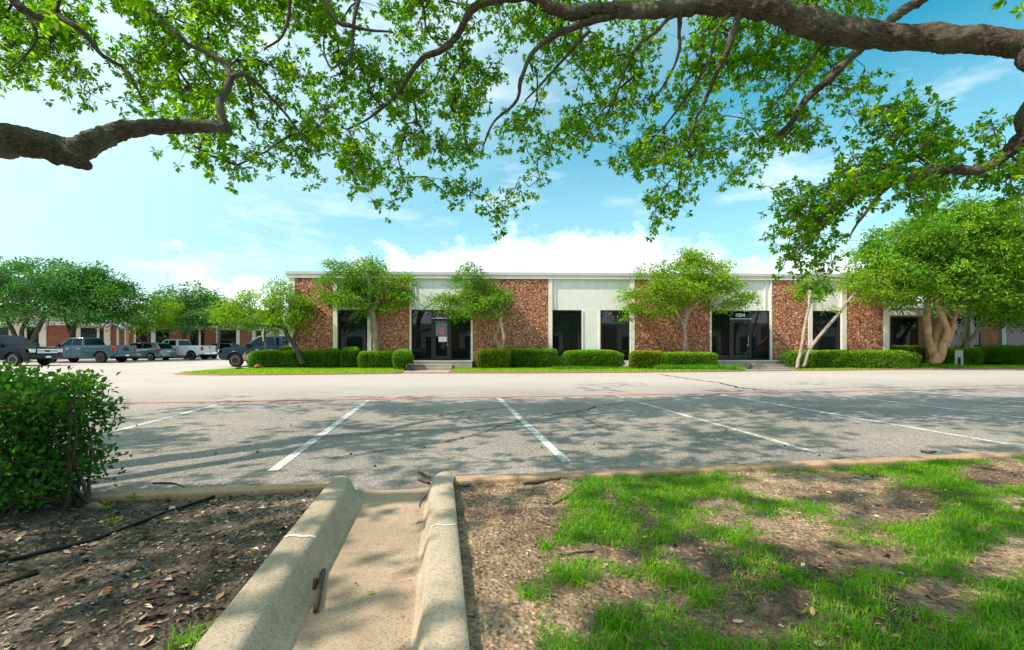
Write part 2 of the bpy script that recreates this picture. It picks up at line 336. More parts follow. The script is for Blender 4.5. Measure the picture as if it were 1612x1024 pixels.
# ------------------------------------------------------------------ mesh helpers
def link(o, parent=None):
    COL.objects.link(o)
    if parent is not None: o.parent = parent
    return o
class MB:
    def __init__(s): s.v = []; s.f = []; s.mi = []; s.cur = 0
    def add(s, vs, fs):
        o = len(s.v); s.v += [tuple(v) for v in vs]; s.f += [tuple(i + o for i in f) for f in fs]; s.mi += [s.cur] * len(fs); return s
    def box(s, x0, x1, y0, y1, z0, z1, M4=None):
        vs = [Vector(p) for p in ((x0, y0, z0), (x1, y0, z0), (x1, y1, z0), (x0, y1, z0), (x0, y0, z1), (x1, y0, z1), (x1, y1, z1), (x0, y1, z1))]
        if M4 is not None: vs = [M4 @ v for v in vs]
        return s.add(vs, [(0, 3, 2, 1), (4, 5, 6, 7), (0, 1, 5, 4), (1, 2, 6, 5), (2, 3, 7, 6), (3, 0, 4, 7)])
    def prism(s, poly, y0, y1):       # poly in x,z extruded along y
        n = len(poly)
        vs = [(p[0], y0, p[1]) for p in poly] + [(p[0], y1, p[1]) for p in poly]
        fs = [tuple(range(n)), tuple(range(2 * n - 1, n - 1, -1))] + [(i, i + n, (i + 1) % n + n, (i + 1) % n) for i in range(n)]
        return s.add(vs, fs)
    def tube(s, pts, rad, n=6, rough=0.0, seed=0, ridge=0.0):
        pts = [Vector(p) for p in pts]; k = len(pts)
        if not hasattr(rad, '__len__'): rad = [rad] * k
        t0 = (pts[1] - pts[0]).normalized(); up = Vector((0, 0, 1)) if abs(t0.z) < .9 else Vector((1, 0, 0))
        nr = t0.cross(up).normalized(); vs = []
        for i in range(k):
            t = (pts[min(i + 1, k - 1)] - pts[max(i - 1, 0)])
            if t.length < 1e-9: t = t0.copy()
            t.normalize(); nr = (nr - t * nr.dot(t))
            if nr.length < 1e-6: nr = t.orthogonal()
            nr.normalize(); bn = t.cross(nr)
            for j in range(n):
                a = 2 * math.pi * j / n; d = nr * math.cos(a) + bn * math.sin(a); r = rad[i]
                if rough: r *= 1 + rough * noise.noise((pts[i] + d * r) * (1.6 / max(r, .03) * .35) + Vector((seed, 0, 0)))
                if ridge: q_ = Vector((math.cos(a) * 3.2, math.sin(a) * 3.2, i * .22 + seed)); r *= 1 + ridge * (.5 - 2 * abs(noise.noise(q_))) + ridge * .6 * noise.noise(q_ * 2.7)
                vs.append(pts[i] + d * r)
        fs = [(i * n + j, i * n + (j + 1) % n, (i + 1) * n + (j + 1) % n, (i + 1) * n + j) for i in range(k - 1) for j in range(n)]
        fs += [tuple(range(n))[::-1], tuple((k - 1) * n + j for j in range(n))]
        return s.add(vs, fs)
    def lathe(s, prof, n=20, axis='y', c=(0, 0, 0)):
        vs = []
        for (r, h) in prof:
            for j in range(n):
                a = 2 * math.pi * j / n
                p = (r * math.cos(a), h, r * math.sin(a)) if axis == 'y' else (r * math.cos(a), r * math.sin(a), h)
                vs.append((p[0] + c[0], p[1] + c[1], p[2] + c[2]))
        m_ = len(prof); fs = [(i * n + j, i * n + (j + 1) % n, (i + 1) * n + (j + 1) % n, (i + 1) * n + j) for i in range(m_ - 1) for j in range(n)]
        fs += [tuple(range(n))[::-1], tuple((m_ - 1) * n + j for j in range(n))]
        return s.add(vs, fs)
    def build(s, name, mats, parent=None, smooth=False, bevel=0.0, seg=2, kind=None, label=None):
        me = bpy.data.meshes.new(name); me.from_pydata(s.v, [], s.f)
        if not isinstance(mats, (list, tuple)): mats = [mats]
        for m in mats: me.materials.append(M[m])
        if len(mats) > 1: me.polygons.foreach_set('material_index', s.mi)
        bm = bmesh.new(); bm.from_mesh(me)
        bmesh.ops.recalc_face_normals(bm, faces=bm.faces)
        if bevel:
            bmesh.ops.bevel(bm, geom=[e for e in bm.edges if e.calc_face_angle(0) > .35], offset=bevel, segments=seg, affect='EDGES', profile=.6, clamp_overlap=True)
        bm.to_mesh(me); bm.free()
        if smooth:
            me.polygons.foreach_set('use_smooth', [True] * len(me.polygons))
            if smooth != 'all': me.set_sharp_from_angle(angle=R(35))
        o = bpy.data.objects.new(name, me); link(o, parent)
        if kind: o['kind'] = kind
        if label: o['label'] = label
        return o
def npmesh(name, V, F, mats, parent=None, tint=None, smooth=False, kind=None):
    V = np.asarray(V, np.float32); F = np.asarray(F, np.int32); k = F.shape[1]
    me = bpy.data.meshes.new(name)
    me.vertices.add(len(V)); me.vertices.foreach_set('co', V.ravel())
    me.loops.add(F.size); me.loops.foreach_set('vertex_index', F.ravel())
    me.polygons.add(len(F)); me.polygons.foreach_set('loop_start', np.arange(0, F.size, k, dtype=np.int32))
    me.polygons.foreach_set('loop_total', np.full(len(F), k, np.int32))
    if smooth: me.polygons.foreach_set('use_smooth', np.ones(len(F), bool))
    me.update(calc_edges=True)
    if tint is not None:
        a = me.attributes.new('tint', 'FLOAT', 'POINT'); a.data.foreach_set('value', np.asarray(tint, np.float32))
    me.materials.append(M[mats]); o = bpy.data.objects.new(name, me); link(o, parent)
    if kind: o['kind'] = kind
    return o
def tag(o, label=None, cat=None, group=None, kind=None):
    if label: o['label'] = label
    if cat: o['category'] = cat
    if group: o['group'] = group
    if kind: o['kind'] = kind
    return o
def empty(name, loc, rz=0.0, label=None, cat=None, group=None):
    o = bpy.data.objects.new(name, None); link(o); o.location = loc; o.rotation_euler = (0, 0, rz); o.empty_display_size = .2
    return tag(o, label, cat, group)
def part(name, mat, parent, x0, x1, y0, y1, z0, z1, bevel=0.0, label=None):
    return MB().box(x0, x1, y0, y1, z0, z1).build(name, mat, parent, bevel=bevel, label=label)
def unit(a): return a / np.maximum(np.linalg.norm(a, axis=-1, keepdims=True), 1e-9)

def leaves(P, D, Lh, Wd, fold=.25, droop=.15, U=None):
    """Leaf blades: base, widest pair at 58%, tip; two triangles each side of a folded midrib. P base points, D directions."""
    n = len(P); D = unit(D)
    if U is None: U = rng.normal(size=(n, 3)) + np.array([0, 0, 1.2])
    S = unit(np.cross(D, U)); N = np.cross(S, D)
    Lh = np.broadcast_to(Lh, n)[:, None]; Wd = np.broadcast_to(Wd, n)[:, None]
    mid = P + D * Lh * .58
    V = np.stack([P, mid + S * Wd * .5 + N * Wd * fold, P + D * Lh - N * Lh * droop, mid - S * Wd * .5 + N * Wd * fold], 1).reshape(-1, 3)
    b = np.arange(n)[:, None] * 4
    F = np.concatenate([b + np.array([[0, 2, 1]]), b + np.array([[0, 3, 2]])], 0)
    return V, F
def leafobj(name, P, D, Lh, Wd, mat, parent, kind='stuff', tintv=None, **k):
    V, F = leaves(P, D, Lh, Wd, **k)
    t = rng.random(len(P)) if tintv is None else tintv
    return npmesh(name, V, F, mat, parent, np.repeat(t, 4), kind=kind)

def grow(seeds, targets, jit=.06, rmin=.006, power=2.3, step=.5):
    """Join target points to a seed skeleton (list of points) nearest first; returns branch polylines with radii."""
    nodes = [np.array(p, float) for p in seeds]; par = [-1] * len(nodes); ns = len(nodes)
    T = [np.array(t, float) for t in targets]
    arr = np.array(nodes); Tn = np.array(T)
    dist = np.full(len(T), 1e9); near = np.zeros(len(T), int)
    for i, p in enumerate(arr):
        d = np.linalg.norm(Tn - p, axis=1); m = d < dist; dist[m] = d[m]; near[m] = i
    left = np.ones(len(T), bool); ends = []
    for _ in range(len(T)):
        i = int(np.argmin(np.where(left, dist, 1e9))); left[i] = False
        a = nodes[near[i]]; b = T[i]; d = np.linalg.norm(b - a); k = max(1, int(d / step)); pi_ = near[i]
        new = []
        for q in range(1, k + 1):
            f = q / k; p = a + (b - a) * f
            if q < k: p = p + rng.normal(size=3) * jit + np.array([0, 0, .06 * d * math.sin(f * math.pi)])
            nodes.append(p); par.append(pi_); pi_ = len(nodes) - 1; new.append(pi_)
        ends.append(pi_)
        for j in new:
            dd = np.linalg.norm(Tn - nodes[j], axis=1); m = left & (dd < dist); dist[m] = dd[m]; near[m] = j
    cnt = np.zeros(len(nodes))
    for e in ends:
        cnt[e] += 1
    for j in range(len(nodes) - 1, ns - 1, -1):
        if par[j] >= 0: cnt[par[j]] += cnt[j]
    rad = rmin * np.maximum(cnt, 1) ** (1 / power)
    return nodes, par, rad, ns, ends
def grow_mesh(mb, nodes, par, rad, ns, n=4, rcap=None, seedr=None):
    for j in range(ns, len(nodes)):
        p = par[j]; r1 = rad[j]; r0 = rad[p] if p >= ns else rad[j] * 1.15
        if rcap: r0 = min(r0, rcap); r1 = min(r1, rcap)
        mb.tube([nodes[p], nodes[j]], [r0, r1], n if r1 < .03 else 6)
def polyline(pts, step=.15, jit=0.0):
    """pts: list of (Vector, r). Catmull-Rom resample."""
    P = [Vector(p) for p, r in pts]; Rr = [r for p, r in pts]; out = []; ro = []
    for i in range(len(P) - 1):
        p0 = P[max(i - 1, 0)]; p1 = P[i]; p2 = P[i + 1]; p3 = P[min(i + 2, len(P) - 1)]
        k = max(1, int((p2 - p1).length / step))
        for q in range(k):
            t = q / k
            v = .5 * ((2 * p1) + (-p0 + p2) * t + (2 * p0 - 5 * p1 + 4 * p2 - p3) * t * t + (-p0 + 3 * p1 - 3 * p2 + p3) * t ** 3)
            if jit: v = v + Vector(noise.noise_vector(v * 2.5)) * jit
            out.append(v); ro.append(Rr[i] + (Rr[i + 1] - Rr[i]) * t)
    out.append(P[-1]); ro.append(Rr[-1]); return out, ro

# ================================================================== GROUND
def flat(name, pts, z, mat, parent=None, kind='structure'):
    mb = MB(); mb.add([(p[0], p[1], z) for p in pts], [tuple(range(len(pts)))])
    return mb.build(name, mat, parent, kind=kind)
g = flat('ground', [(-900, -900), (900, -900), (900, 1500), (-900, 1500)], -.12, 'ground')
lotv = [(-70, 3.62), (60, 3.62), (60, 75), (-70, 75)]
lot = MB().add([(x, y, 0) for x, y in lotv], [(0, 1, 2, 3)]).build('parking_lot', 'asphalt', None)
lot.rotation_euler = (0, 0, TH); tag(lot, 'grey aggregate asphalt parking lot with painted bays', kind='structure')
# painted bay lines
def strip(name, mat, a0, b0, a1, b1, w, z, parent=lot, label=None, wob=0.0):
    d = Vector((a1 - a0, b1 - b0, 0)); n = Vector((-d.y, d.x, 0)).normalized() * w / 2; k = max(1, int(d.length / .3)); vs = []
    for i in range(k + 1):
        p = Vector((a0, b0, 0)) + d * (i / k); e = 1 + wob * noise.noise(Vector((i * .9, a0, b0)))
        vs += [(p.x + n.x * e, p.y + n.y * e, z), (p.x - n.x * e, p.y - n.y * e, z)]
    return MB().add(vs, [(2 * i, 2 * i + 1, 2 * i + 3, 2 * i + 2) for i in range(k)]).build(name, mat, parent, label=label)
for i, a in enumerate((-6.95, -4.2, -1.47, 1.2, 3.88, 6.36, 8.95, 11.55, 14.15)):
    strip('bay_line', 'white_paint' if i < 5 else ('white_paint' if i < 7 else 'faint_paint'), a, 4.2 + (.0 if i != 2 else .12), a + (.05 if i > 2 else 0), 9.8, .096, .004, wob=.15)
strip('fire_lane_line', 'red_paint', -40, 10.25, 0, 9.98, .15, .008, label='long faded red line across the lot', wob=.4)
strip('fire_lane_line', 'red_paint', 0.0, 9.98, 45, 9.82, .15, .008, label='long faded red line across the lot', wob=.4)
# bays of the far lane seen by the parked vehicles
for px, py, px2, py2 in ((95, 587, 150, 585.5), (190, 592, 212, 590.5), (238, 591, 258, 589.5)):
    (x0, y0), (x1, y1) = G(px, py), G(px2, py2); a0, b0 = invL(x0, y0); a1, b1 = invL(x1, y1)
    strip('lane_mark', 'white_paint', a0, b0, a1, b1, .12, .004)
# cracks
def crack(pts, w=.012, z=.0125, mat='crack'):
    P = [invL(*G(*p)) for p in pts]; vs = []; Q = []
    for i in range(len(P) - 1):
        p, q = Vector((*P[i], 0)), Vector((*P[i + 1], 0)); k = max(2, int((q - p).length / .06))
        for j in range(k):
            v = p.lerp(q, j / k); nn = noise.noise_vector(v * 3.0); v = v + Vector((nn.x, nn.y, 0)) * .06 + Vector((noise.noise(v * 14), noise.noise(v * 14 + Vector((5, 5, 5))), 0)) * .02
            Q.append(v)
    for i, v in enumerate(Q):
        d = (Q[min(i + 1, len(Q) - 1)] - Q[max(i - 1, 0)]).normalized(); n = Vector((-d.y, d.x, 0)) * w * 1.7 * (.5 + .5 * abs(noise.noise(v * 9)) * 2) * .5
        vs += [(v.x + n.x, v.y + n.y, z), (v.x - n.x, v.y - n.y, z)]
    MB().add(vs, [(2 * i, 2 * i + 1, 2 * i + 3, 2 * i + 2) for i in range(len(Q) - 1)]).build('crack', mat, lot)
crack([(120, 722), (200, 716), (330, 706), (420, 697), (465, 690), (530, 688), (590, 682), (630, 676), (690, 672)], .016)
crack([(530, 722), (620, 708), (700, 697), (760, 682), (800, 668), (860, 655), (925, 646), (940, 640), (1000, 634), (1090, 626), (1140, 620)], .018)
crack([(1040, 590), (1085, 597), (1130, 603), (1165, 611), (1190, 614), (1230, 617)], .05)
crack([(1165, 611), (1230, 616), (1330, 611), (1450, 610), (1612, 607), (1750, 605)], .022)
crack([(690, 655), (760, 645), (810, 642)], .02)
crack([(960, 680), (900, 650)], .008)
crack([(200, 700), (300, 688), (345, 684)], .012)
crack([(1000, 700), (1100, 690), (1180, 668), (1290, 655)], .009)

# near kerb strip (lot edge), joints every three metres
for a0, a1 in [(-24 + 3 * i, -24 + 3 * i + 2.985) for i in range(7)] + [(-3.0, -.81)] + [(.105, 2.6), (2.612, 5.6), (5.612, 8.6), (8.612, 11.6), (11.612, 14.6), (14.612, 20), (20.01, 30)]:
    mb = MB(); mb.box(a0, a1, 3.475, 3.625, -.1, .085)
    o = mb.build('kerb', 'kerb', None, bevel=.018, kind='structure'); o.rotation_euler = (0, 0, TH)

# near beds: bumpy soil sheets
def bed_h(x, y):
    v = Vector((x, y, 0))
    return .055 + .022 * noise.noise(v * 1.1) + .016 * noise.noise(v * 4.0) + .011 * noise.noise(v * 13.0) + .006 * noise.noise(v * 33.0)
def bed(name, a0, a1, mat, fine0, fine1):
    def axis(lo, hi, f0, f1, fs, cs):
        out = []; x = lo
        while x < hi - 1e-6: out.append(x); x += fs if f0 <= x <= f1 else cs
        out.append(hi); return out
    A = axis(a0, a1, fine0, fine1, .03, .5); B = axis(-9, 3.475, 1.0, 3.475, .03, .4)
    vs = []
    for b in B:
        for a in A:
            p = L(a, b); h = bed_h(p.x, p.y)
            vs.append((p.x, p.y, h))
    na = len(A); i, j = np.meshgrid(np.arange(na - 1), np.arange(len(B) - 1)); i = i.ravel(); j = j.ravel()
    F = np.stack([j * na + i, j * na + i + 1, (j + 1) * na + i + 1, (j + 1) * na + i], 1)
    return npmesh(name, vs, F, mat, None, smooth=True, kind='structure')
tag(bed('mulch_bed', -24, -.80, 'soil_l', -6.0, -.7), 'dark mulch and leaf litter planting bed')
tag(bed('soil_bed', .097, 30, 'soil_r', 0, 8.5), 'patchy tan bare soil under thin grass')

# ------------------------------------------------------------------ drainage flume through the kerb
fl = empty('drainage_flume', L(-.35, 3.6), TH, 'concrete drainage channel with raised rounded curbs crossing the planting bed', 'drain channel')
def section(name, prof, b0, b1, mat, taper=None):
    mb = MB(); n = len(prof); ys = np.concatenate([np.linspace(b0, b1 - .3, 40), np.linspace(b1 - .27, b1, 9)])
    vs = []
    for y in ys:
        t = max(0, (y - (b1 - .26)) / .26)
        for (a, z) in prof:
            aa, zz = a, z
            if taper is not None and z > -.05:
                zz = z * (1 - .10 * t ** 4); aa = a + (taper - a) * .38 * t ** 2 * min(1, abs(a - taper) / .12)
            w = .0012 * noise.noise(Vector((a * 9, y * 5, 1)))
            vs.append((aa + .35 + w, y - 3.6, zz + w * .6))
    fs = [(i * n + j, i * n + (j + 1) % n, (i + 1) * n + (j + 1) % n, (i + 1) * n + j) for i in range(len(ys) - 1) for j in range(n)]
    fs += [tuple(range(n)), tuple((len(ys) - 1) * n + j for j in range(n))]
    mb.add(vs, fs); return mb.build(name, mat, fl, smooth=True)
lp = [(-.80, -.1), (-.805, .05), (-.80, .112), (-.785, .13), (-.74, .135), (-.68, .134), (-.655, .130), (-.637, .119), (-.622, .095), (-.595, .045), (-.572, .014), (-.56, .004), (-.54, .001), (-.53, -.1)]
rp = [(-.115, -.1), (-.112, .001), (-.10, .004), (-.088, .02), (-.075, .07), (-.062, .11), (-.048, .126), (-.02, .132), (.04, .134), (.08, .13), (.095, .118), (.10, .08), (.1, -.1)]
section('curb', lp, -5, 3.63, 'flume', taper=-.80)
section('curb', rp, -5, 3.63, 'flume', taper=.10)
mb = MB(); n = 3; vs = []
ys = np.linspace(-5, 3.62, 60)
for y in ys:
    for a in np.linspace(-.74, -.07, 9): vs.append((a + .35, y - 3.6, .003 + .003 * noise.noise(Vector((a * 3, y * 1.4, 3))) - .006 * (1 - ((a + .325) / .235) ** 2)))
mb.add(vs, [(i * 9 + j, i * 9 + j + 1, (i + 1) * 9 + j + 1, (i + 1) * 9 + j) for i in range(59) for j in range(8)])
mb.build('channel_floor', 'flume_floor', fl, smooth='all')
for (a0, a1, b, prof) in ((-.785, -.635, 2.47, lp), (-.05, .085, 2.50, rp)):
    vs = []; k = 12
    for i in range(k + 1):
        a = a0 + (a1 - a0) * i / k; z = np.interp(a, [p[0] for p in prof[2:-2]], [p[1] for p in prof[2:-2]]) + .0035
        bb = b + .012 * math.sin(i * .6); w = (.011 if prof is lp else .006) * (1 + .3 * math.sin(i * 2.3))
        vs += [(a + .35, bb - w - 3.6, z), (a + .35, bb + w - 3.6, z)]
    MB().add(vs, [(2 * i, 2 * i + 1, 2 * i + 3, 2 * i + 2) for i in range(k)]).build('chalk_mark', 'chalk', fl)

# ================================================================== MAIN BUILDING
class Face:
    """A vertical wall line Y = Y0 + s (X - X0); s(px) gives metres along it from X0."""
    def __init__(s, X0, Y0, slope): s.X0, s.Y0, s.m = X0, Y0, slope; s.c = math.sqrt(1 + slope * slope)
    def Y(s, px):
        k = (px - CX) / FPX; return (s.Y0 - s.m * s.X0) / (1 - s.m * k)
    def s(s, px): return ((px - CX) / FPX * s.Y(px) - s.X0) * s.c
    def z(s, px, py): return CAMZ - (py - HY) / FPX * s.Y(px)
F1 = Face(-11.2, 22.9, .033); A1 = math.atan(.033)
S = F1.s
ZF, ZH = .42, 3.0
main = empty('office_building', (F1.X0, F1.Y0, 0), A1, 'long flat-roofed office building with rough red chip panels and white trim', 'office building')
def chips(parent, x0, x1, z0, z1, yf):
    """random crushed brick chips bedded in the panel face (the face looks towards -y)"""
    n = int((x1 - x0) * (z1 - z0) * 520)
    # jittered grid so that the face is evenly covered
    nx = max(1, int(math.sqrt(n * (x1 - x0) / (z1 - z0)))); nz_ = max(1, n // nx)
    gx, gz = np.meshgrid((np.arange(nx) + .5) / nx, (np.arange(nz_) + .5) / nz_); n = gx.size
    c = np.stack([x0 + (x1 - x0) * np.clip(gx.ravel() + rng.normal(size=n) * .45 / nx, .01, .99), np.full(n, yf) - rng.random(n) * .012, z0 + (z1 - z0) * np.clip(gz.ravel() + rng.normal(size=n) * .45 / nz_, .01, .99)], 1)
    ang = rng.random(n) * math.pi; tx = rng.normal(size=n) * .35; tz = rng.normal(size=n) * .35
    u = np.stack([np.cos(ang), tx, np.sin(ang)], 1); u = unit(u)
    nrm = unit(np.stack([tz * .6, -np.ones(n), tz], 1)); w = unit(np.cross(u, nrm)); nrm = np.cross(w, u)
    lu = (.030 + rng.random(n) * .042)[:, None]; lw = (.016 + rng.random(n) * .020)[:, None]; h = (.006 + rng.random(n) * .018)[:, None]
    tp = .62
    V = []
    for (a, b, q, s_) in ((-1, -1, 0, 1), (1, -1, 0, 1), (1, 1, 0, 1), (-1, 1, 0, 1), (-1, -1, 1, tp), (1, -1, 1, tp), (1, 1, 1, tp), (-1, 1, 1, tp)):
        V.append(c + u * lu * a * s_ + w * lw * b * s_ + nrm * h * q)
    V = np.stack(V, 1).reshape(-1, 3); V[:, 0] = np.clip(V[:, 0], x0 + .003, x1 - .003); V[:, 2] = np.clip(V[:, 2], z0 + .003, z1 - .003)
    b = np.arange(n)[:, None] * 8
    F = np.concatenate([b + np.array([q]) for q in ((4, 5, 6, 7), (0, 1, 5, 4), (1, 2, 6, 5), (2, 3, 7, 6), (3, 0, 4, 7))], 0)
    npmesh('stone_facing', V, F, 'chip', parent, np.repeat(np.clip(rng.normal(.5, .26, n), 0, 1), 8), kind='stuff')
END = S(1398)
part('wall', 'cream', main, 0.02, END - .02, .12, 14, 0, 4.58)
part('roof', 'roofing', main, -.05, END + .05, .10, 14.1, 4.583, 4.66)
part('fascia', 'fascia', main, -.10, END + .1, -.16, .098, 4.585, 4.752)
part('coping', 'fascia_cap', main, -.13, END + .13, -.20, .12, 4.754, 4.91, .01)
part('coping', 'fascia_cap', main, -.13, -.012, .121, 14.1, 4.70, 4.91)
def brickpanel(p0, p1, z0=.0):
    x0, x1 = S(p0), S(p1); e = part('brick_panel', 'mortar', main, x0 + .003, x1 - .003, -.055, .119, z0, 4.583); chips(e, x0 + .01, x1 - .01, z0 + .01, 4.58, -.055)
def trim(p0, p1, z0=.0, z1=4.584, d=-.10, name='pilaster', mat='trim'): return part(name, mat, main, S(p0), S(p1), d, .118, z0, z1, .008)
def panel(p0, p1, z0, z1, name='wall_panel', d=.0): return part(name, 'cream', main, S(p0) + .002, S(p1) - .002, d, .117, z0, z1)
def window(p0, p1, z0, z1):
    x0, x1 = S(p0), S(p1); w = .045; mb = MB()
    mb.box(x0, x0 + w, .0, .11, z0, z1).box(x1 - w, x1, .0, .11, z0, z1).box(x0 + w, x1 - w, .0, .11, z0, z0 + w).box(x0 + w, x1 - w, .0, .11, z1 - w, z1)
    f = mb.build('window', 'dframe', main)
    part('pane', 'glass', f, x0 + w, x1 - w, .05, .07, z0 + w, z1 - w)
brickpanel(465.5, 525); brickpanel(585.5, 645); brickpanel(744.5, 863); brickpanel(998.5, 1116); brickpanel(1214, 1270.3); brickpanel(1331, 1388)
trim(456, 465.4); trim(525.1, 532); trim(579.2, 585.4); trim(863.1, 869.2); trim(991.2, 998.4); trim(1270.4, 1277.3); trim(1323, 1330.9); trim(1388.1, 1398)
trim(645.1, 648, .42); trim(741.3, 744.4, .42); trim(1116.1, 1119, .42); trim(1211.2, 1213.9, .42)
panel(532, 579.2, ZH + .01, 4.583); panel(648, 741.3, ZH + .01, 4.583); panel(869.2, 991.2, ZH + .01, 4.583); panel(1119, 1211.2, ZH + .01, 4.583); panel(1277.3, 1323, ZH + .01, 4.583)
for a, b in ((532, 579.2), (869.2, 915.6), (944.7, 991.2), (1277.3, 1323)):
    window(a, b, .42, ZH); panel(a, b, 0, .418)
panel(915.6, 944.7, 0, ZH + .008, 'wall_panel', -.012)
part('batten', 'trim', main, S(915.6), S(915.6) + .07, -.05, -.013, .0, ZH)
part('batten', 'trim', main, S(944.7) - .07, S(944.7), -.05, -.013, .0, ZH)
for p in (653.5, 872.5, 1203, 738): part('batten', 'trim', main, S(p), S(p) + .07, -.045, -.002, ZH + .02, 4.58)
def entrance(p0, p1, m0, m1, m2, m3, ztr, label):
    """storefront: two fixed lights, a door between mullions and a transom over it"""
    x0, x1 = S(p0), S(p1); a0, a1, b0, b1 = S(m0), S(m1), S(m2), S(m3)
    st = MB(); w = .05
    st.box(x0, x0 + w, -.01, .11, ZF, ZH).box(x1 - w, x1, -.01, .11, ZF, ZH).box(x0 + w, x1 - w, -.01, .11, ZH - w, ZH)
    st.box(x0 + w, a0, -.01, .11, ZF, ZF + .09).box(b1, x1 - w, -.01, .11, ZF, ZF + .09)
    st.box(a0, a1, -.02, .11, ZF, ZH - w).box(b0, b1, -.02, .11, ZF, ZH - w)
    st.box(a1, b0, -.02, .11, ztr - .03, ztr + .04)
    e = st.build('storefront', 'dframe', main, label=label)
    part('pane', 'glass', e, x0 + w, a0, .04, .06, ZF + .09, ZH - w); part('pane', 'glass', e, b1, x1 - w, .04, .06, ZF + .09, ZH - w)
    part('transom_pane', 'glass', e, a1, b0, .04, .06, ztr + .04, ZH - w)
    part('header_strip', 'sill', e, a0 + .02, b1 + .02, -.035, -.021, ztr, ztr + .035)
    d = MB(); s_ = .085; zb = ZF + .02; zt = ztr - .035
    d.box(a1 + .005, a1 + s_, .0, .07, zb, zt).box(b0 - s_, b0 - .005, .0, .07, zb, zt).box(a1 + s_, b0 - s_, .0, .07, zb, zb + .22).box(a1 + s_, b0 - s_, .0, .07, zt - .10, zt)
    dd = d.build('door', 'dframe', main)
    part('door_pane', 'glass', dd, a1 + s_, b0 - s_, .02, .045, zb + .22, zt - .10)
    hb = MB(); hx = b0 - s_ * .5
    hb.tube([(hx, -.0, 1.32), (hx, -.07, 1.32), (hx, -.07, 1.72), (hx, -.0, 1.72)], .014, 6).box(hx - .03, hx + .03, -.012, -.001, 1.15, 1.28)
    hb.build('door_handle', 'chrome', dd)
    return (a1 + s_, b0 - s_, x0, x1)
da = entrance(648, 741.3, 679, 683.5, 706, 710.5, 2.56, 'dark glass storefront with notices taped to its door')
db = entrance(1119, 1211.2, 1148, 1152.5, 1178.5, 1182.5, 2.56, 'dark glass storefront numbered over its door')
part('notice_board', 'greyboard', main, S(686), S(704), -.008, .018, F1.z(695, 529), F1.z(695, 509.5))
part('notice', 'pinknotice', main, S(692), S(698.5), -.012, -.009, F1.z(695, 526.5), F1.z(695, 516))
part('notice', 'notice', main, S(690.3), S(703.5), .008, .019, F1.z(695, 538.5), F1.z(695, 530.2))
def text(s_, size, loc, rot, mat, parent, name='lettering', ext=.004, off=.0):
    c = bpy.data.curves.new(name, 'FONT'); c.body = s_; c.size = size; c.extrude = ext; c.offset = off; c.align_x = 'CENTER'; c.align_y = 'CENTER'
    c.materials.append(M[mat]); o = bpy.data.objects.new(name, c); o.location = loc; o.rotation_euler = rot; link(o)
    bpy.context.view_layer.update(); me = bpy.data.meshes.new_from_object(o.evaluated_get(bpy.context.evaluated_depsgraph_get())); bpy.data.objects.remove(o)
    o = bpy.data.objects.new(name, me); o.location = loc; o.rotation_euler = rot; return link(o, parent)
text('1004', .27, (S(1164.5), -.03, F1.z(1164, 497)), (R(90), 0, 0), 'lettering', main, off=.003, name='door_number')
# sills along entrance and platform with two steps
def stoop(p0, p1, q0, q1, name_label):
    x0, x1 = S(p0), S(p1); a, b = S(q0), S(q1)
    e = empty('entrance_steps', main.matrix_basis @ Vector(((x0 + x1) / 2, -.6, 0)), A1, name_label, 'steps', 'entrance steps of the office building')
    c = (x0 + x1) / 2
    part('platform', 'step', e, x0 - c, x1 - c, -.45, .49, 0, .40, .012)
    part('landing_edge', 'sill', e, x0 - c - .02, x1 - c + .02, -.47, .49, .4015, .435, .006)
    part('step', 'step', e, a - c, b - c, -.78, -.452, 0, .27, .012)
    part('step', 'step', e, a - c, b - c, -1.10, -.782, 0, .14, .012)
stoop(642.5, 745, 653, 716, 'low concrete steps below the door with the taped notices')
stoop(1108, 1249, 1160, 1228, 'low concrete steps below the door numbered 1004')
# --------------- recessed wing on the right
W1 = Face(17.3, 27.9, .033)
wing = empty('office_wing', (W1.X0, W1.Y0, 0), A1, 'low brick wing with dark windows behind the big multi-stemmed tree', 'office wing')
WE = W1.s(1760)
s2 = W1.s; part('wall', 'brick', wing, -3.5, WE, .12, 12, 0, 3.05)
part('fascia', 'fascia', wing, -3.5, WE + .5, -.9, -.8, 3.02, 3.42); part('soffit', 'trim', wing, -3.5, WE + .5, -.798, .3, 3.0, 3.06)
mb = MB(); mb.prism([(0, 0), (0, 0)], 0, 1) if False else None
mb.add([(-3.5, -.92, 3.43), (WE + .5, -.92, 3.43), (WE + .5, 5.5, 4.5), (-3.5, 5.5, 4.5), (-3.5, -.92, 3.36), (WE + .5, -.92, 3.36), (WE + .5, 5.5, 4.36), (-3.5, 5.5, 4.36)], [(0, 1, 2, 3), (7, 6, 5, 4), (0, 4, 5, 1), (2, 6, 7, 3), (0, 3, 7, 4), (1, 5, 6, 2)])
mb.build('roof', 'shingle', wing)
for a, b in ((1406, 1447), (1496, 1519), (1533, 1545), (1586, 1625), (1650, 1700)):
    x0, x1 = s2(a), s2(b); m2 = MB(); w = .05
    z0, z1 = .75, 2.95
    m2.box(x0, x0 + w, .05, .118, z0, z1).box(x1 - w, x1, .05, .118, z0, z1).box(x0 + w, x1 - w, .05, .118, z0, z0 + w).box(x0 + w, x1 - w, .05, .118, z1 - w, z1)
    f = m2.build('window', 'dframe', wing); part('pane', 'glass', f, x0 + w, x1 - w, .08, .10, z0 + w, z1 - w)
for a, b in ((1527, 1532.5), (1577, 1584)): part('pilaster', 'cone_white', wing, s2(a), s2(b), -.02, .119, 0, 2.99)
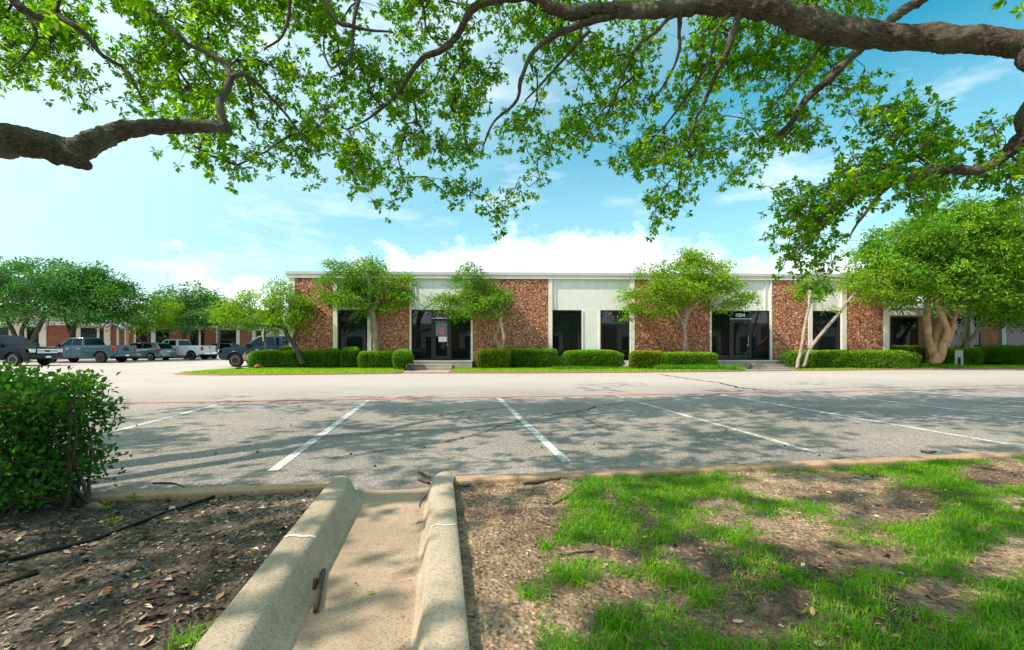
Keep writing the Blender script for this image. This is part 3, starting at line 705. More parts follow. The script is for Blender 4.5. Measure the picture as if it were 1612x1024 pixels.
# --------------- far building on the left, behind the parked trucks
F3 = Face(-45.0, 40.0, .50); A3 = math.atan(.50)
lb = empty('brick_row_building', (F3.X0, F3.Y0, 0), A3, 'long low brick building with shingled eaves behind the parked trucks', 'row building')
T = F3.s; e0, e1 = T(-160), T(460)
part('wall', 'trim', lb, e0, e1, .12, 12, 0, 3.2)
part('fascia', 'fascia', lb, e0 - .5, e1 + .5, -.9, -.78, 3.12, 3.5); part('soffit', 'trim', lb, e0 - .5, e1 + .5, -.778, .2, 3.1, 3.18)
mb = MB(); mb.add([(e0 - .5, -.95, 3.52), (e1 + .5, -.95, 3.52), (e1 - 2.5, 4.5, 4.75), (e0 + 2.5, 4.5, 4.75), (e0 - .5, 12.5, 3.52), (e1 + .5, 12.5, 3.52), (e0 - .5, -.95, 3.44), (e1 + .5, -.95, 3.44), (e0 - .5, 12.5, 3.44), (e1 + .5, 12.5, 3.44)],
                  [(0, 1, 2, 3), (3, 2, 5, 4), (1, 5, 2), (0, 3, 4), (6, 8, 9, 7), (0, 6, 7, 1), (1, 7, 9, 5), (5, 9, 8, 4), (4, 8, 6, 0)]); mb.build('roof', 'shingle', lb)
for a, b in ((-150, -90), (-60, -20), (74, 120), (174, 196), (203, 210.5), (267, 299), (322, 340), (378, 396), (431, 439)): part('brick_panel', 'rbrick', lb, T(a), T(b), -.04, .119, 0, 3.09)
for a, b in ((-90, -82), (62, 73.5), (120.5, 127), (153, 157), (164, 174), (196.5, 199), (211, 214), (238, 245), (313, 316), (340.3, 343), (372, 377.5), (397, 402)): part('pilaster', 'trim', lb, T(a), T(b), -.10, .118, 0, 3.09)
for a, b in ((-82, -62), (-18, 12), (42, 62), (127.5, 152.5), (157.5, 163.5), (214.5, 237.5), (245.5, 266.5), (300, 312.5), (316.5, 321.5), (343.5, 371.5), (403, 411)):
    x0, x1 = T(a), T(b); w = .05; m2 = MB(); m2.box(x0, x0 + w, -.0, .11, .3, 2.9).box(x1 - w, x1, -.0, .11, .3, 2.9).box(x0 + w, x1 - w, -.0, .11, .3, .35).box(x0 + w, x1 - w, -.0, .11, 2.85, 2.9)
    f = m2.build('window', 'dframe', lb); part('pane', 'glass', f, x0 + w, x1 - w, .05, .07, .35, 2.85)
# small slanted porch roof on a post by the grey truck's tail
m2 = MB(); x0, x1 = T(163), T(202); m2.add([(x0, -.2, 3.75), (x1, -.2, 3.0), (x1, -2.6, 3.0), (x0, -2.6, 3.75), (x0, -.2, 3.6), (x1, -.2, 2.82), (x1, -2.6, 2.82), (x0, -2.6, 3.6)], [(0, 1, 2, 3), (7, 6, 5, 4), (0, 4, 5, 1), (2, 6, 7, 3), (1, 5, 6, 2), (3, 7, 4, 0)]); m2.build('porch_roof', 'cone_white', lb)
part('porch_post', 'cone_white', lb, x1 - .25, x1 - .1, -2.5, -2.35, 0, 2.83)
# --------------- building behind the camera, seen mirrored in the dark glass
ob = empty('opposite_building', (12, -22, 0), R(180) + R(4), 'pale building with red brick piers mirrored in the dark glass doors', 'office building')
part('wall', 'cream', ob, -62, 58, .12, 12, 0, 4.4); part('coping', 'fascia', ob, -62.2, 58.2, -.1, 12, 4.42, 4.75)
for i in range(20):
    x = -61 + i * 6; part('brick_panel', 'rbrick', ob, x, x + 2.2, -.05, .118, 0, 4.2); part('pilaster', 'trim', ob, x + 2.21, x + 2.6, -.1, .117, 0, 4.4); part('pilaster', 'trim', ob, x - .4, x - .01, -.1, .117, 0, 4.4)
    f = part('window', 'dframe', ob, x + 2.9, x + 5.2, .0, .118, .3, 2.7); part('pane', 'glass', f, x + 2.96, x + 5.14, -.02, -.002, .36, 2.64)

# ================================================================== LAWNS AND WALKS AT THE BUILDING
def gp(px, py): return G(px, py, 0)
def fpt(px, d): # point in front of the main facade by d metres
    v = main.matrix_basis @ Vector((S(px), -d, 0)); return (v.x, v.y)
main_M = Matrix.Translation((F1.X0, F1.Y0, 0)) @ Matrix.Rotation(A1, 4, 'Z')
def fpt(px, d): v = main_M @ Vector((S(px), -d, 0)); return (v.x, v.y)
lawnL = [gp(280, 590), gp(300, 590.8), gp(350, 591.3), gp(420, 591), gp(520, 590), gp(622, 588.8), gp(630, 588), fpt(648, 1.3), fpt(648, .0), fpt(456, .0), gp(440, 580.5), gp(380, 582), gp(330, 585), gp(295, 588.2)]
lawnR = [gp(706, 588.3), gp(800, 588.2), gp(950, 587.4), gp(1100, 586.2), gp(1158, 585.4), gp(1166, 584.6), fpt(1160, 1.2), fpt(1120, .5), fpt(1120, 0), fpt(746, 0), fpt(746, .5), fpt(719, 1.2)]
lawnF = [gp(1246, 584.3), gp(1300, 584), gp(1400, 582.8), gp(1500, 581.8), gp(1612, 580.9), gp(1900, 579), (60, 30), (40, 28.7), (fpt(1398, -4.5)), fpt(1398, 0), fpt(1249, 0), fpt(1249, .9)]
lawns = []
for nm, poly, lb_ in (('lawn', lawnL, 'lawn strip on the left of the notice door'), ('lawn', lawnR, 'lawn strip between the two entrances'), ('lawn', lawnF, 'lawn strip under the big tree on the right')):
    mb = MB(); n = len(poly); mb.add([(p[0], p[1], .05) for p in poly] + [(p[0], p[1], -.05) for p in poly], [tuple(range(n))] + [(i, i + n, (i + 1) % n + n, (i + 1) % n) for i in range(n)])
    tag(mb.build(nm, 'turf', None, kind='structure'), lb_); lawns.append(poly)
def kerbline(pts, w=.14, h=.06, mat='red_kerb'):
    vs = []
    P = [Vector((*p, 0)) for p in pts]
    for i, p in enumerate(P):
        d = (P[min(i + 1, len(P) - 1)] - P[max(i - 1, 0)]).normalized(); n_ = Vector((d.y, -d.x, 0)) * w
        vs += [(p.x, p.y, h), (p.x + n_.x, p.y + n_.y, h), (p.x + n_.x, p.y + n_.y, -.05), (p.x, p.y, -.05)]
    fs = [(4 * i + j, 4 * i + (j + 1) % 4, 4 * i + 4 + (j + 1) % 4, 4 * i + 4 + j) for i in range(len(P) - 1) for j in range(4)] + [(0, 1, 2, 3), tuple(4 * (len(P) - 1) + j for j in (3, 2, 1, 0))]
    MB().add(vs, fs).build('kerb', mat, None, kind='structure')
kerbline(lawnL[:7]); kerbline(lawnR[:6]); kerbline(lawnF[:6])
walk1 = [gp(630.5, 588.2), gp(705.5, 588.2), fpt(718.5, 1.15), fpt(648.5, 1.15)]; flat('walkway', walk1, .03, 'walk')
walk2 = [gp(1166.5, 584.9), gp(1245.5, 584.4), fpt(1248.5, .9), fpt(1160.5, 1.15)]; flat('walkway', walk2, .03, 'step')
def inpoly(x, y, poly):
    c = np.zeros(len(x), bool); j = len(poly) - 1
    for i in range(len(poly)):
        xi, yi = poly[i]; xj, yj = poly[j]
        c ^= ((yi > y) != (yj > y)) & (x < (xj - xi) * (y - yi) / (yj - yi + 1e-12) + xi); j = i
    return c
def blades(P, Lh, Wd, mat, name, parent=None, lean=.5, tv=None, seg=2):
    n = len(P); a = rng.random(n) * 2 * math.pi; d = np.stack([np.cos(a), np.sin(a), np.zeros(n)], 1); s = np.stack([-d[:, 1], d[:, 0], np.zeros(n)], 1)
    Lh = np.broadcast_to(Lh, n)[:, None]; ln = (lean * (rng.random(n) * 1.2 + .1))[:, None]; W_ = np.broadcast_to(Wd, n)[:, None] * .5; up = np.array([0, 0, 1.0])
    m1 = P + up * Lh * .55 + d * Lh * ln * .3; tip = P + up * Lh * (.95 - ln * .35) + d * Lh * ln
    V = np.stack([P - s * W_, P + s * W_, m1 + s * W_ * .8, m1 - s * W_ * .8, tip], 1).reshape(-1, 3); b = np.arange(n)[:, None] * 5
    F = np.concatenate([b + np.array([[0, 1, 2]]), b + np.array([[0, 2, 3]]), b + np.array([[3, 2, 4]])], 0)
    t = rng.random(n) if tv is None else tv
    return npmesh(name, V, F, mat, parent, np.repeat(t, 5), kind='stuff')
for poly, N_, lab in ((lawnL, 15000, 'short bright lawn grass left of the notice door'), (lawnR, 17000, 'short bright lawn grass between the entrances'), (lawnF, 26000, 'short lawn grass around the big tree')):
    xs = [p[0] for p in poly]; yv = [p[1] for p in poly]
    x = rng.uniform(min(xs), min(max(xs), 34), N_ * 2); y = rng.uniform(min(yv), min(max(yv), 26), N_ * 2); k = inpoly(x, y, poly)
    x, y = x[k][:N_], y[k][:N_]
    tag(blades(np.stack([x, y, np.full(len(x), .048)], 1), .05 + rng.random(len(x)) * .05, .022, 'lawn', 'grass'), lab, 'grass')

# ================================================================== HEDGES
def hedge(p0, p1, ytop, ybase, depth, mat, label, rnd=.18, zb=.05, thick=.75, group='clipped hedges along the office building', leafL=.07, Y=None):
    if Y is None: Y = (CAMZ - zb) * FPX / (ybase - HY)
    x0, x1 = (p0 - CX) / FPX * Y, (p1 - CX) / FPX * Y; zt = CAMZ - (ytop - HY) / FPX * Y
    w = abs(x1 - x0); h = zt - zb; e = empty('hedge', ((x0 + x1) / 2, Y + thick / 2, zb), A1, label, 'hedge', group)
    hw, hd = w / 2, thick / 2
    # superellipsoid surface samples
    area = 2 * (w * h + thick * h) + w * thick; n = int(area * 1350 * (.07 / leafL) ** 2)
    q = rng.integers(0, 5, n * 2); u = rng.uniform(-1, 1, (n * 2, 3)); pr = np.array([w * h, w * h * .4, thick * h, thick * h, w * thick * 1.3]); q = rng.choice(5, n * 2, p=pr / pr.sum())
    for i, (ax, sg) in enumerate(((1, -1), (1, 1), (0, -1), (0, 1), (2, 1))): u[q == i, ax] = sg
    pw = 6 if rnd < .3 else 3.2
    nr = (np.abs(u) ** pw).sum(1) ** (1 / pw); nrm = unit(np.sign(u) * np.abs(u) ** (pw - 1)); s_ = u / nr[:, None]
    depthf = 1 - rng.random(len(s_)) ** 2 * .16
    lump = np.array([noise.noise(Vector((a * hw * 2.2 + p0, b * hd * 2.2, c * h * 1.6))) for a, b, c in s_]) * .10 + 1
    P = np.stack([s_[:, 0] * hw, s_[:, 1] * hd, (s_[:, 2] * .5 + .5) * h], 1) * (1, 1, 1)
    c0 = np.array([0, 0, h * .5]); P = c0 + (P - c0) * (depthf * lump)[:, None]
    P = P[P[:, 2] > -.02 + rng.random(len(P)) * .06][:n]; nn = nrm[:len(P)]
    D = nn + rng.normal(size=P.shape) * .65 + np.array([0, 0, .25])
    tv = np.clip(rng.random(len(P)) * .50 + .62 * np.clip(P[:, 2] / h, 0, 1) ** 5 * (.45 + rng.random(len(P))), 0, 1)  # sunlit tops put into the colour: leaf tint lightens towards the top
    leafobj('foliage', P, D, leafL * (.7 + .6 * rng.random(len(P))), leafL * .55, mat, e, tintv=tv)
    core = MB(); m_ = 12; vs = []
    for i in range(m_ + 1):
        ph = -math.pi / 2 + math.pi * i / m_
        for j in range(20):
            th = 2 * math.pi * j / 20; d = np.array([math.cos(ph) * math.cos(th), math.cos(ph) * math.sin(th), math.sin(ph)]); d = d / (np.abs(d) ** pw).sum() ** (1 / pw) * .83
            vs.append((d[0] * hw, d[1] * hd, max(0.0, (d[2] * .5 + .5) * h)))
    core.add(vs, [(i * 20 + j, i * 20 + (j + 1) % 20, (i + 1) * 20 + (j + 1) % 20, (i + 1) * 20 + j) for i in range(m_) for j in range(20)]); core.build('inner_twigs', 'inner', e, smooth='all')
    return e
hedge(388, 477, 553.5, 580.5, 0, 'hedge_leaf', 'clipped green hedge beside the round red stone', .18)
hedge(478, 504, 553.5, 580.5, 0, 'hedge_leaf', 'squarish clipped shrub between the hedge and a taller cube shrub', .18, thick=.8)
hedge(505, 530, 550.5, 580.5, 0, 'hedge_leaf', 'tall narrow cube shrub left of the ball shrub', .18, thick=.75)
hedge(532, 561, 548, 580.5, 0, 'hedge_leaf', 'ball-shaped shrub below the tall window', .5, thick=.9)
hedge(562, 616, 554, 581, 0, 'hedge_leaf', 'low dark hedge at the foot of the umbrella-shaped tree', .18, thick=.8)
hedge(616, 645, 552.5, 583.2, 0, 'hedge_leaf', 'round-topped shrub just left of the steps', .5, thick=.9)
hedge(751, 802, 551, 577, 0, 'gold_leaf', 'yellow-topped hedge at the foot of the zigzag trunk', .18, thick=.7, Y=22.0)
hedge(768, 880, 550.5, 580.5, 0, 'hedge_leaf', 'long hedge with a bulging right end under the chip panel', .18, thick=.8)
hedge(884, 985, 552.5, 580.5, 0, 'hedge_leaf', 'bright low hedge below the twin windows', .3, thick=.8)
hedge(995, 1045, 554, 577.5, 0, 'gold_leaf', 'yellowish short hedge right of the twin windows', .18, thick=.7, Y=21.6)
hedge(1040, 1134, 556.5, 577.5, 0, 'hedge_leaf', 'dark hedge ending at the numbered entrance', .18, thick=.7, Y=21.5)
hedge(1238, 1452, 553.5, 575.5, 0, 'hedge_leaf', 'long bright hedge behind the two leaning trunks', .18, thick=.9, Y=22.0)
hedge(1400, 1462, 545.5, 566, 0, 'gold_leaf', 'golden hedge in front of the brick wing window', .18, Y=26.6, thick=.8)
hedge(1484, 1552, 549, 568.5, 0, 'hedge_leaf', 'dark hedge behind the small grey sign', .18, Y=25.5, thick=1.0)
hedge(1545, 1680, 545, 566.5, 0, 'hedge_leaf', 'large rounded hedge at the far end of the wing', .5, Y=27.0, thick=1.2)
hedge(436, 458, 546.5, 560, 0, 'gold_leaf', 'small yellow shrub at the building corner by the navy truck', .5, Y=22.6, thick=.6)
# long strappy grass in front of hedges
def tufts(name, spots, label, mat='liriope', Lh=.3, per=60, spread=.22, w=.016, group=None):
    P = []
    for (x, y) in spots:
        P.append(np.stack([x + rng.normal(size=per) * spread, y + rng.normal(size=per) * spread * .6, np.full(per, .045)], 1))
    P = np.concatenate(P); return tag(blades(P, Lh * (.6 + .6 * rng.random(len(P))), w, mat, name, lean=.7), label, 'grass')
tufts('grass', [G(p, 582.5 + random.random(), .05) for p in np.arange(1035, 1162, 4)], 'long arching grass clumps in front of the hedge by the numbered steps', Lh=.32)
tufts('grass', [G(p, 582.5, .05) for p in np.arange(876, 940, 5)], 'long arching grass below the twin windows', Lh=.24)
tufts('grass', [G(p, 581.5, .05) for p in np.arange(940, 1035, 6)], 'low grass fringe between the hedges', Lh=.18)
tufts('grass', [G(p, 578.5 + random.random() * 2, .05) for p in np.arange(1440, 1512, 4)], 'long grass around the orange multi-stemmed trunk', Lh=.28)
tufts('grass', [G(p, 578.5, .05) for p in np.arange(1262, 1440, 7)], 'grass fringe along the long bright hedge', 'lawn', Lh=.2)
# ================================================================== SMALL TREES AT THE BUILDING
def tree(name, label, stems, blobs, leafmat, barkmat, group, nspray, perspray, leafL, cat='tree', spr=(.42, .42, .14), zb=.05, rmin=.007, flatp=.6, shell=.35, tside=None):
    """stems: list of [(px,py,Y,rpx)...]; blobs: (px, py, rx px, ry px, Y, depth radius m)"""
    base = PX(stems[0][0][0], stems[0][0][1], stems[0][0][2]); base.z = zb
    e = empty(name, base, 0, label, cat, group); B = np.array(base)
    tr = MB(); seeds = []
    for si, st in enumerate(stems):
        pts = [(PX(p[0], p[1], p[2]) - base, p[3] * .80 / FPX * p[2]) for p in st]
        o, r = polyline(pts, .12, .02); tr.tube(o, r, 9, .25, si * 3.1)
        seeds += [np.array(v) for v in o[len(o) // 3:]]
    tr.build('trunk', barkmat, e, smooth='all')
    C = []; wts = np.array([b[2] * b[3] * b[5] for b in blobs], float); cnt = np.maximum(1, (nspray * wts / wts.sum()).astype(int))
    for b, c in zip(blobs, cnt):
        cen = np.array(PX(b[0], b[1], b[4])) - B; rad = np.array([b[2] / FPX * b[4], b[5], b[3] / FPX * b[4]])
        d = unit(rng.normal(size=(c, 3))); rr = (shell + (1 - shell) * rng.random(c)) ** .6
        lob = np.array([1.05 + .8 * noise.noise(Vector(v * 2.1) + Vector((b[0] * .1, b[1] * .1, 0))) for v in d]); p = cen + d * rad * (rr * lob)[:, None]
        C.append(p)
    C = np.concatenate(C); C = C[C[:, 2] > .6]; C = C[np.array([noise.noise(Vector(v * (1.5 if 'small' in name else .85)) + Vector((B[0], 0, 0))) > (-.03 if 'small' in name else -.12) for v in C])]; perspray = int(perspray * .95)
    nodes, par, rad, ns, ends = grow(seeds, C, .05, rmin)
    br = MB(); grow_mesh(br, nodes, par, rad, ns, 4, .05); br.build('limbs', 'dark_bark' if 'large' in name else barkmat, e, kind='stuff')
    n = len(C); s = np.array(spr); puff = rng.uniform(.65, 1.25, n)
    q = rng.normal(size=(n, perspray, 3)) * .5; q *= s * puff[:, None, None]
    # sprays arch: the rim hangs a little below their centre
    q[:, :, 2] -= .35 * (q[:, :, 0] ** 2 + q[:, :, 1] ** 2) / s[0]
    P = (C[:, None, :] + q).reshape(-1, 3)
    out = unit(q.reshape(-1, 3) * (1, 1, 1.5)) + rng.normal(size=P.shape) * .5 + np.array([0, 0, .15])
    tv = np.clip(np.repeat(rng.random(n) * .5, perspray) + rng.random(len(P)) * .5, 0, 1)
    leafobj('crown', P, out, leafL * 1.38 * (.6 + .8 * rng.random(len(P))), leafL * .5, leafmat, e, tintv=tv)
    return e
MY = 'crape myrtles in front of the office building'
tree('small_tree', 'light green tree with a curved dark trunk at the building corner', 
     [[(477, 574, 22.3, 5.2), (466, 548, 22.2, 5), (452, 528, 22.15, 4.5), (447, 517, 22.15, 4), (430, 512, 22.1, 3), (412, 505, 22.0, 2.5)], [(462, 540, 22.2, 4), (466, 520, 22.25, 3), (474, 500, 22.25, 2.5), (470, 480, 22.25, 2)], [(447, 517, 22.15, 3), (440, 500, 22.1, 2.5), (432, 485, 22.1, 2)]],
     [(375, 492, 30, 22, 22.1, .8), (405, 478, 34, 22, 22.1, 1), (440, 480, 40, 28, 22.2, 1.1), (470, 492, 33, 25, 22.2, .9), (440, 455, 22, 12, 22.3, .6), (440, 498, 30, 10, 22.1, .7), (375, 500, 22, 9, 22.1, .6)], 'lime_leaf', 'dark_bark', MY, 215, 80, .105)
tree('small_tree', 'umbrella-shaped tree with a straight pale trunk right of the tall window',
     [[(593, 574, 22.45, 7), (592, 540, 22.45, 5.5), (590, 510, 22.45, 5), (588, 488, 22.45, 4), (596, 465, 22.45, 3), (600, 450, 22.45, 2)], [(589, 505, 22.45, 3.5), (583, 490, 22.45, 3.5), (570, 478, 22.4, 3), (550, 465, 22.35, 2)], [(592, 540, 22.45, 3), (584, 520, 22.45, 2.5), (586, 500, 22.4, 2)]],
     [(574, 432, 54, 24, 22.45, 1.3), (528, 452, 30, 20, 22.4, 1), (620, 455, 34, 22, 22.45, 1.1), (568, 466, 60, 18, 22.35, 1.2), (535, 470, 28, 12, 22.35, .8), (645, 462, 12, 6, 22.4, .5), (595, 482, 34, 10, 22.4, .7)], 'myrtle_leaf', 'myrtle_bark', MY, 300, 80, .105)
tree('small_tree', 'straggly tree with a zigzag trunk left of the wide chip panel',
     [[(792, 574, 22.45, 5), (788, 548, 22.45, 4.5), (779, 532, 22.45, 3.5), (785, 520, 22.4, 3.5), (786, 505, 22.4, 3), (775, 485, 22.4, 2.5), (755, 465, 22.35, 2)], [(790, 560, 22.45, 4), (794, 535, 21.9, 3.5), (790, 515, 21.9, 3), (788, 500, 21.9, 2.5)]],
     [(738, 440, 22, 24, 22.4, .7), (740, 478, 42, 24, 22.35, .9), (780, 468, 24, 24, 22.45, .8), (698, 472, 24, 12, 22.3, .6), (738, 422, 8, 9, 22.4, .35), (785, 497, 20, 14, 22.45, .6), (712, 492, 24, 11, 22.3, .6), (770, 445, 16, 10, 22.4, .5)], 'myrtle_leaf', 'myrtle_bark', MY, 220, 74, .10)
tree('small_tree', 'broad bright green tree left of the entrance numbered 1004',
     [[(1078, 574, 22.35, 5), (1079, 545, 22.35, 4.2), (1078, 515, 22.35, 4), (1081, 492, 22.35, 4), (1072, 470, 22.35, 3), (1060, 450, 22.35, 2)], [(1081, 495, 22.35, 3), (1098, 478, 22.4, 2.5), (1120, 462, 22.4, 2)], [(1078, 515, 22.35, 3), (1060, 488, 22.3, 2.5), (1030, 475, 22.25, 2)]],
     [(1105, 405, 42, 22, 22.35, 1.1), (1090, 420, 45, 25, 22.35, 1.2), (1050, 435, 40, 25, 22.3, 1.2), (1125, 440, 45, 25, 22.4, 1.2), (1010, 470, 34, 24, 22.25, 1), (1075, 458, 60, 24, 22.35, 1.4), (1150, 468, 36, 18, 22.4, .9), (990, 492, 24, 14, 22.25, .7), (1010, 440, 14, 12, 22.25, .4), (1130, 482, 30, 8, 22.35, .6), (1035, 490, 26, 10, 22.25, .6)], 'lime_leaf', 'myrtle_bark', MY, 370, 80, .105)
tree('small_tree', 'slender tree with two pale trunks, one upright and one leaning over the small window',
     [[(1254, 580, 21.4, 3.2), (1262, 545, 21.5, 2.9), (1267, 510, 21.6, 2.6), (1277, 470, 21.7, 2.2), (1281, 440, 21.8, 1.6)], [(1264, 578, 21.5, 3.6), (1275, 550, 21.6, 3.3), (1298, 520, 21.7, 3.0), (1322, 492, 21.8, 2.7), (1338, 471, 21.9, 2.2), (1355, 455, 22, 1.7)], [(1318, 494, 21.8, 1.1), (1305, 486, 21.8, 0.7)]],
     [(1275, 452, 22, 14, 21.7, .6), (1270, 475, 12, 6, 21.6, .35), (1300, 468, 14, 8, 21.8, .4), (1288, 430, 20, 16, 21.8, .6), (1302, 486, 10, 4, 21.8, .3), (1365, 440, 36, 26, 22, 1.0), (1350, 458, 26, 14, 21.9, .7), (1395, 452, 28, 22, 22, .9)], 'lime_leaf', 'white_bark', MY, 130, 70, .095)
tree('large_tree', 'big spreading tree with a clump of orange-tan stems in front of the brick wing',
     [[(1474, 572, 23.2, 12), (1470, 560, 23.2, 8), (1463, 535, 23.1, 6), (1459, 505, 23, 6), (1460, 475, 23, 5), (1450, 440, 22.8, 3.5)],
      [(1473, 568, 23.2, 8), (1473, 540, 23.3, 6.5), (1478, 515, 23.4, 5.5), (1485, 490, 23.5, 5), (1478, 460, 23.5, 4), (1475, 430, 23.5, 3)],
      [(1478, 568, 23.2, 8), (1486, 540, 23, 7), (1492, 520, 22.9, 5.5), (1484, 500, 22.8, 5), (1474, 478, 22.6, 4), (1466, 440, 22.4, 3)],
      [(1488, 545, 23, 6), (1498, 520, 23.1, 5.5), (1502, 498, 23.2, 5.5), (1512, 478, 23.3, 5), (1530, 445, 23.4, 3.5)]],
     [(1500, 380, 110, 50, 23.2, 3.2), (1430, 400, 62, 45, 22.6, 2.4), (1580, 400, 80, 50, 23.6, 3), (1400, 425, 40, 30, 22.4, 1.6), (1480, 430, 90, 40, 22.2, 2.2), (1570, 450, 80, 45, 23, 2.6), (1420, 462, 40, 22, 23, 1.5), (1530, 350, 60, 24, 23.3, 2), (1640, 430, 60, 60, 24, 3), (1400, 485, 26, 14, 23, .9), (1545, 485, 50, 16, 23, 1.4), (1610, 490, 40, 22, 24, 1.4)],
     'myrtle_leaf', 'tan_bark', 'trees at the brick wing', 1150, 90, .15, spr=(.6, .6, .24), rmin=.009)
tree('large_tree', 'dark tree with two leaning thin trunks behind the small grey sign',
     [[(1498, 566, 26, 4), (1508, 545, 26, 4), (1518, 520, 26, 3.6), (1524, 495, 26, 3), (1530, 470, 26, 2.5)], [(1510, 568, 26, 4.5), (1522, 545, 26, 4), (1536, 525, 26, 3.8), (1550, 505, 26, 3), (1565, 485, 26, 2.5)]],
     [(1560, 470, 60, 22, 26.5, 1.8), (1620, 470, 60, 34, 26.8, 2.2), (1520, 488, 30, 12, 26, 1), (1590, 500, 34, 9, 26.2, 1)],
     'deep_leaf', 'white_bark', 'trees at the brick wing', 150, 80, .15, spr=(.55, .55, .2))
LT = 'trees in front of the far brick row'
tree('large_tree', 'widest dark green tree standing behind the black truck',
     [[(40, 572, 34, 5), (50, 540, 34, 4.5), (62, 515, 34, 4), (75, 490, 34, 3)], [(38, 570, 34, 5), (30, 540, 34, 4), (14, 510, 34, 3.5), (5, 480, 34, 2.5)], [(44, 560, 34, 4), (34, 525, 34, 3.5), (44, 500, 34, 3)]],
     [(60, 440, 60, 32, 34, 2.6), (20, 460, 55, 34, 34, 2.6), (100, 455, 50, 30, 34, 2.4), (-40, 450, 50, 45, 34, 2.6), (70, 475, 70, 22, 33, 2.2), (110, 492, 36, 13, 32.5, 1.4), (20, 495, 40, 16, 33, 1.6), (-60, 490, 40, 24, 34, 2)],
     'teal_leaf', 'dark_bark', LT, 330, 80, .19, spr=(.8, .8, .28), rmin=.012)
tree('large_tree', 'dark rounded tree over the grey truck',
     [[(115, 572, 36, 5.5), (114, 545, 36, 5), (116, 520, 36, 4.5), (125, 495, 36, 3.5)], [(115, 530, 36, 4), (105, 508, 36, 3), (100, 490, 36, 2.5)]],
     [(155, 455, 48, 32, 36, 2.4), (125, 440, 35, 18, 36, 1.8), (180, 478, 36, 22, 36, 2), (150, 495, 40, 14, 35, 1.5), (195, 500, 22, 10, 35, 1.2), (105, 470, 30, 24, 36, 1.6)],
     'deep_leaf', 'dark_bark', LT, 230, 80, .19, spr=(.8, .8, .28), rmin=.012)
tree('small_tree', 'small yellow-green tree above the silver hatchback',
     [[(236, 572, 38, 3), (234, 540, 38, 2.6), (230, 515, 38, 2.2), (238, 495, 38, 1.8)], [(231, 520, 38, 2), (218, 505, 38, 1.5)]],
     [(222, 492, 22, 14, 38, 1.2), (250, 492, 26, 14, 38, 1.2), (240, 508, 30, 12, 38, 1.3), (262, 482, 14, 10, 38, .7), (210, 482, 12, 10, 38, .7)],
     'lime_leaf', 'dark_bark', LT, 80, 70, .16, spr=(.6, .6, .24))
tree('large_tree', 'rounded dark tree behind the white pickup',
     [[(292, 570, 42, 4), (290, 540, 42, 3.5), (288, 515, 42, 3), (280, 490, 42, 2.5)], [(290, 530, 42, 3), (300, 505, 42, 2.5), (310, 490, 42, 2)]],
     [(290, 472, 46, 22, 42, 2.4), (270, 490, 40, 20, 42, 2.2), (325, 485, 34, 22, 42, 2), (300, 505, 45, 15, 41, 1.8), (350, 500, 20, 16, 41, 1.2)],
     'teal_leaf', 'dark_bark', LT, 210, 80, .2, spr=(.85, .85, .3), rmin=.012)
tree('small_tree', 'dark leafy tree between the white pickup and the building corner',
     [[(345, 568, 40, 3), (344, 545, 40, 2.6), (346, 520, 40, 2.2), (352, 500, 40, 1.8)]],
     [(365, 495, 34, 18, 40, 1.6), (395, 505, 36, 16, 40, 1.6), (345, 515, 20, 10, 40, 1), (425, 510, 20, 18, 41, 1.4)],
     'deep_leaf', 'dark_bark', LT, 90, 75, .18, spr=(.75, .75, .28))

# ================================================================== VEHICLES (x forward, y across, z up; wheels on z=0)
def wheel(parent, x, y, r, w, rim, spokes=6):
    s = 1 if y > 0 else -1
    t = MB(); t.lathe([(r * .62, -w / 2), (r * .9, -w / 2), (r, -w * .32), (r, w * .32), (r * .9, w / 2), (r * .62, w / 2)], 28)
    o = t.build('wheel', 'tyre', parent, smooth=True); o.location = (x, y, r)
    q = MB(); yo = s * w * .38
    q.lathe([(r * .64, yo - s * .03), (r * .64, yo + s * .03), (r * .56, yo + s * .035), (r * .54, yo - s * .01)] if s > 0 else [(r * .64, yo + .03), (r * .64, yo - .03), (r * .56, yo - .035), (r * .54, yo + .01)], 28)
    for k in range(spokes):
        a = 2 * math.pi * k / spokes; Mx = Matrix.Rotation(a, 4, 'Y')
        q.box(-r * .075, r * .075, yo - .015, yo + .02, .0, r * .58, Mx)
    q.lathe([(r * .16, yo - .02), (r * .16, yo + .03)], 12)
    q.build('rim', rim, o)
    d = MB(); d.lathe([(r * .6, -.03), (r * .6, .03)], 20); d.build('brake_disc', 'black_plastic', o)
    return o
def arch(cx, zc, r, n=10, a0=0.0): return [(cx + r * math.cos(math.pi * k / n), zc + r * math.sin(math.pi * k / n)) for k in range(n + 1)]
def cab(parent, base, top, zb, zt, wb, wt_, paint, name='cab', roof_r=.07):
    """tapered greenhouse; base=(rear x, front x) at the belt, top=(rear x, front x) at the roof"""
    mb = MB(); vs = []
    mid = [(base[0] + (top[0] - base[0]) * .5, base[1] + (top[1] - base[1]) * .5, zb + (zt - zb) * .5, wb + (wt_ - wb) * .42)]
    for (x0, x1, z, w) in [(base[0], base[1], zb, wb)] + mid + [(top[0], top[1], zt, wt_)]:
        vs += [(x0, -w, z), (x1, -w * .97, z), (x1, w * .97, z), (x0, w, z)]
    fs = [(0, 3, 2, 1), (8, 9, 10, 11)] + [(4 * l + j, 4 * l + (j + 1) % 4, 4 * l + 4 + (j + 1) % 4, 4 * l + 4 + j) for l in range(2) for j in range(4)]
    mb.add(vs, fs); return mb.build(name, paint, parent, smooth=True, bevel=roof_r, seg=3)
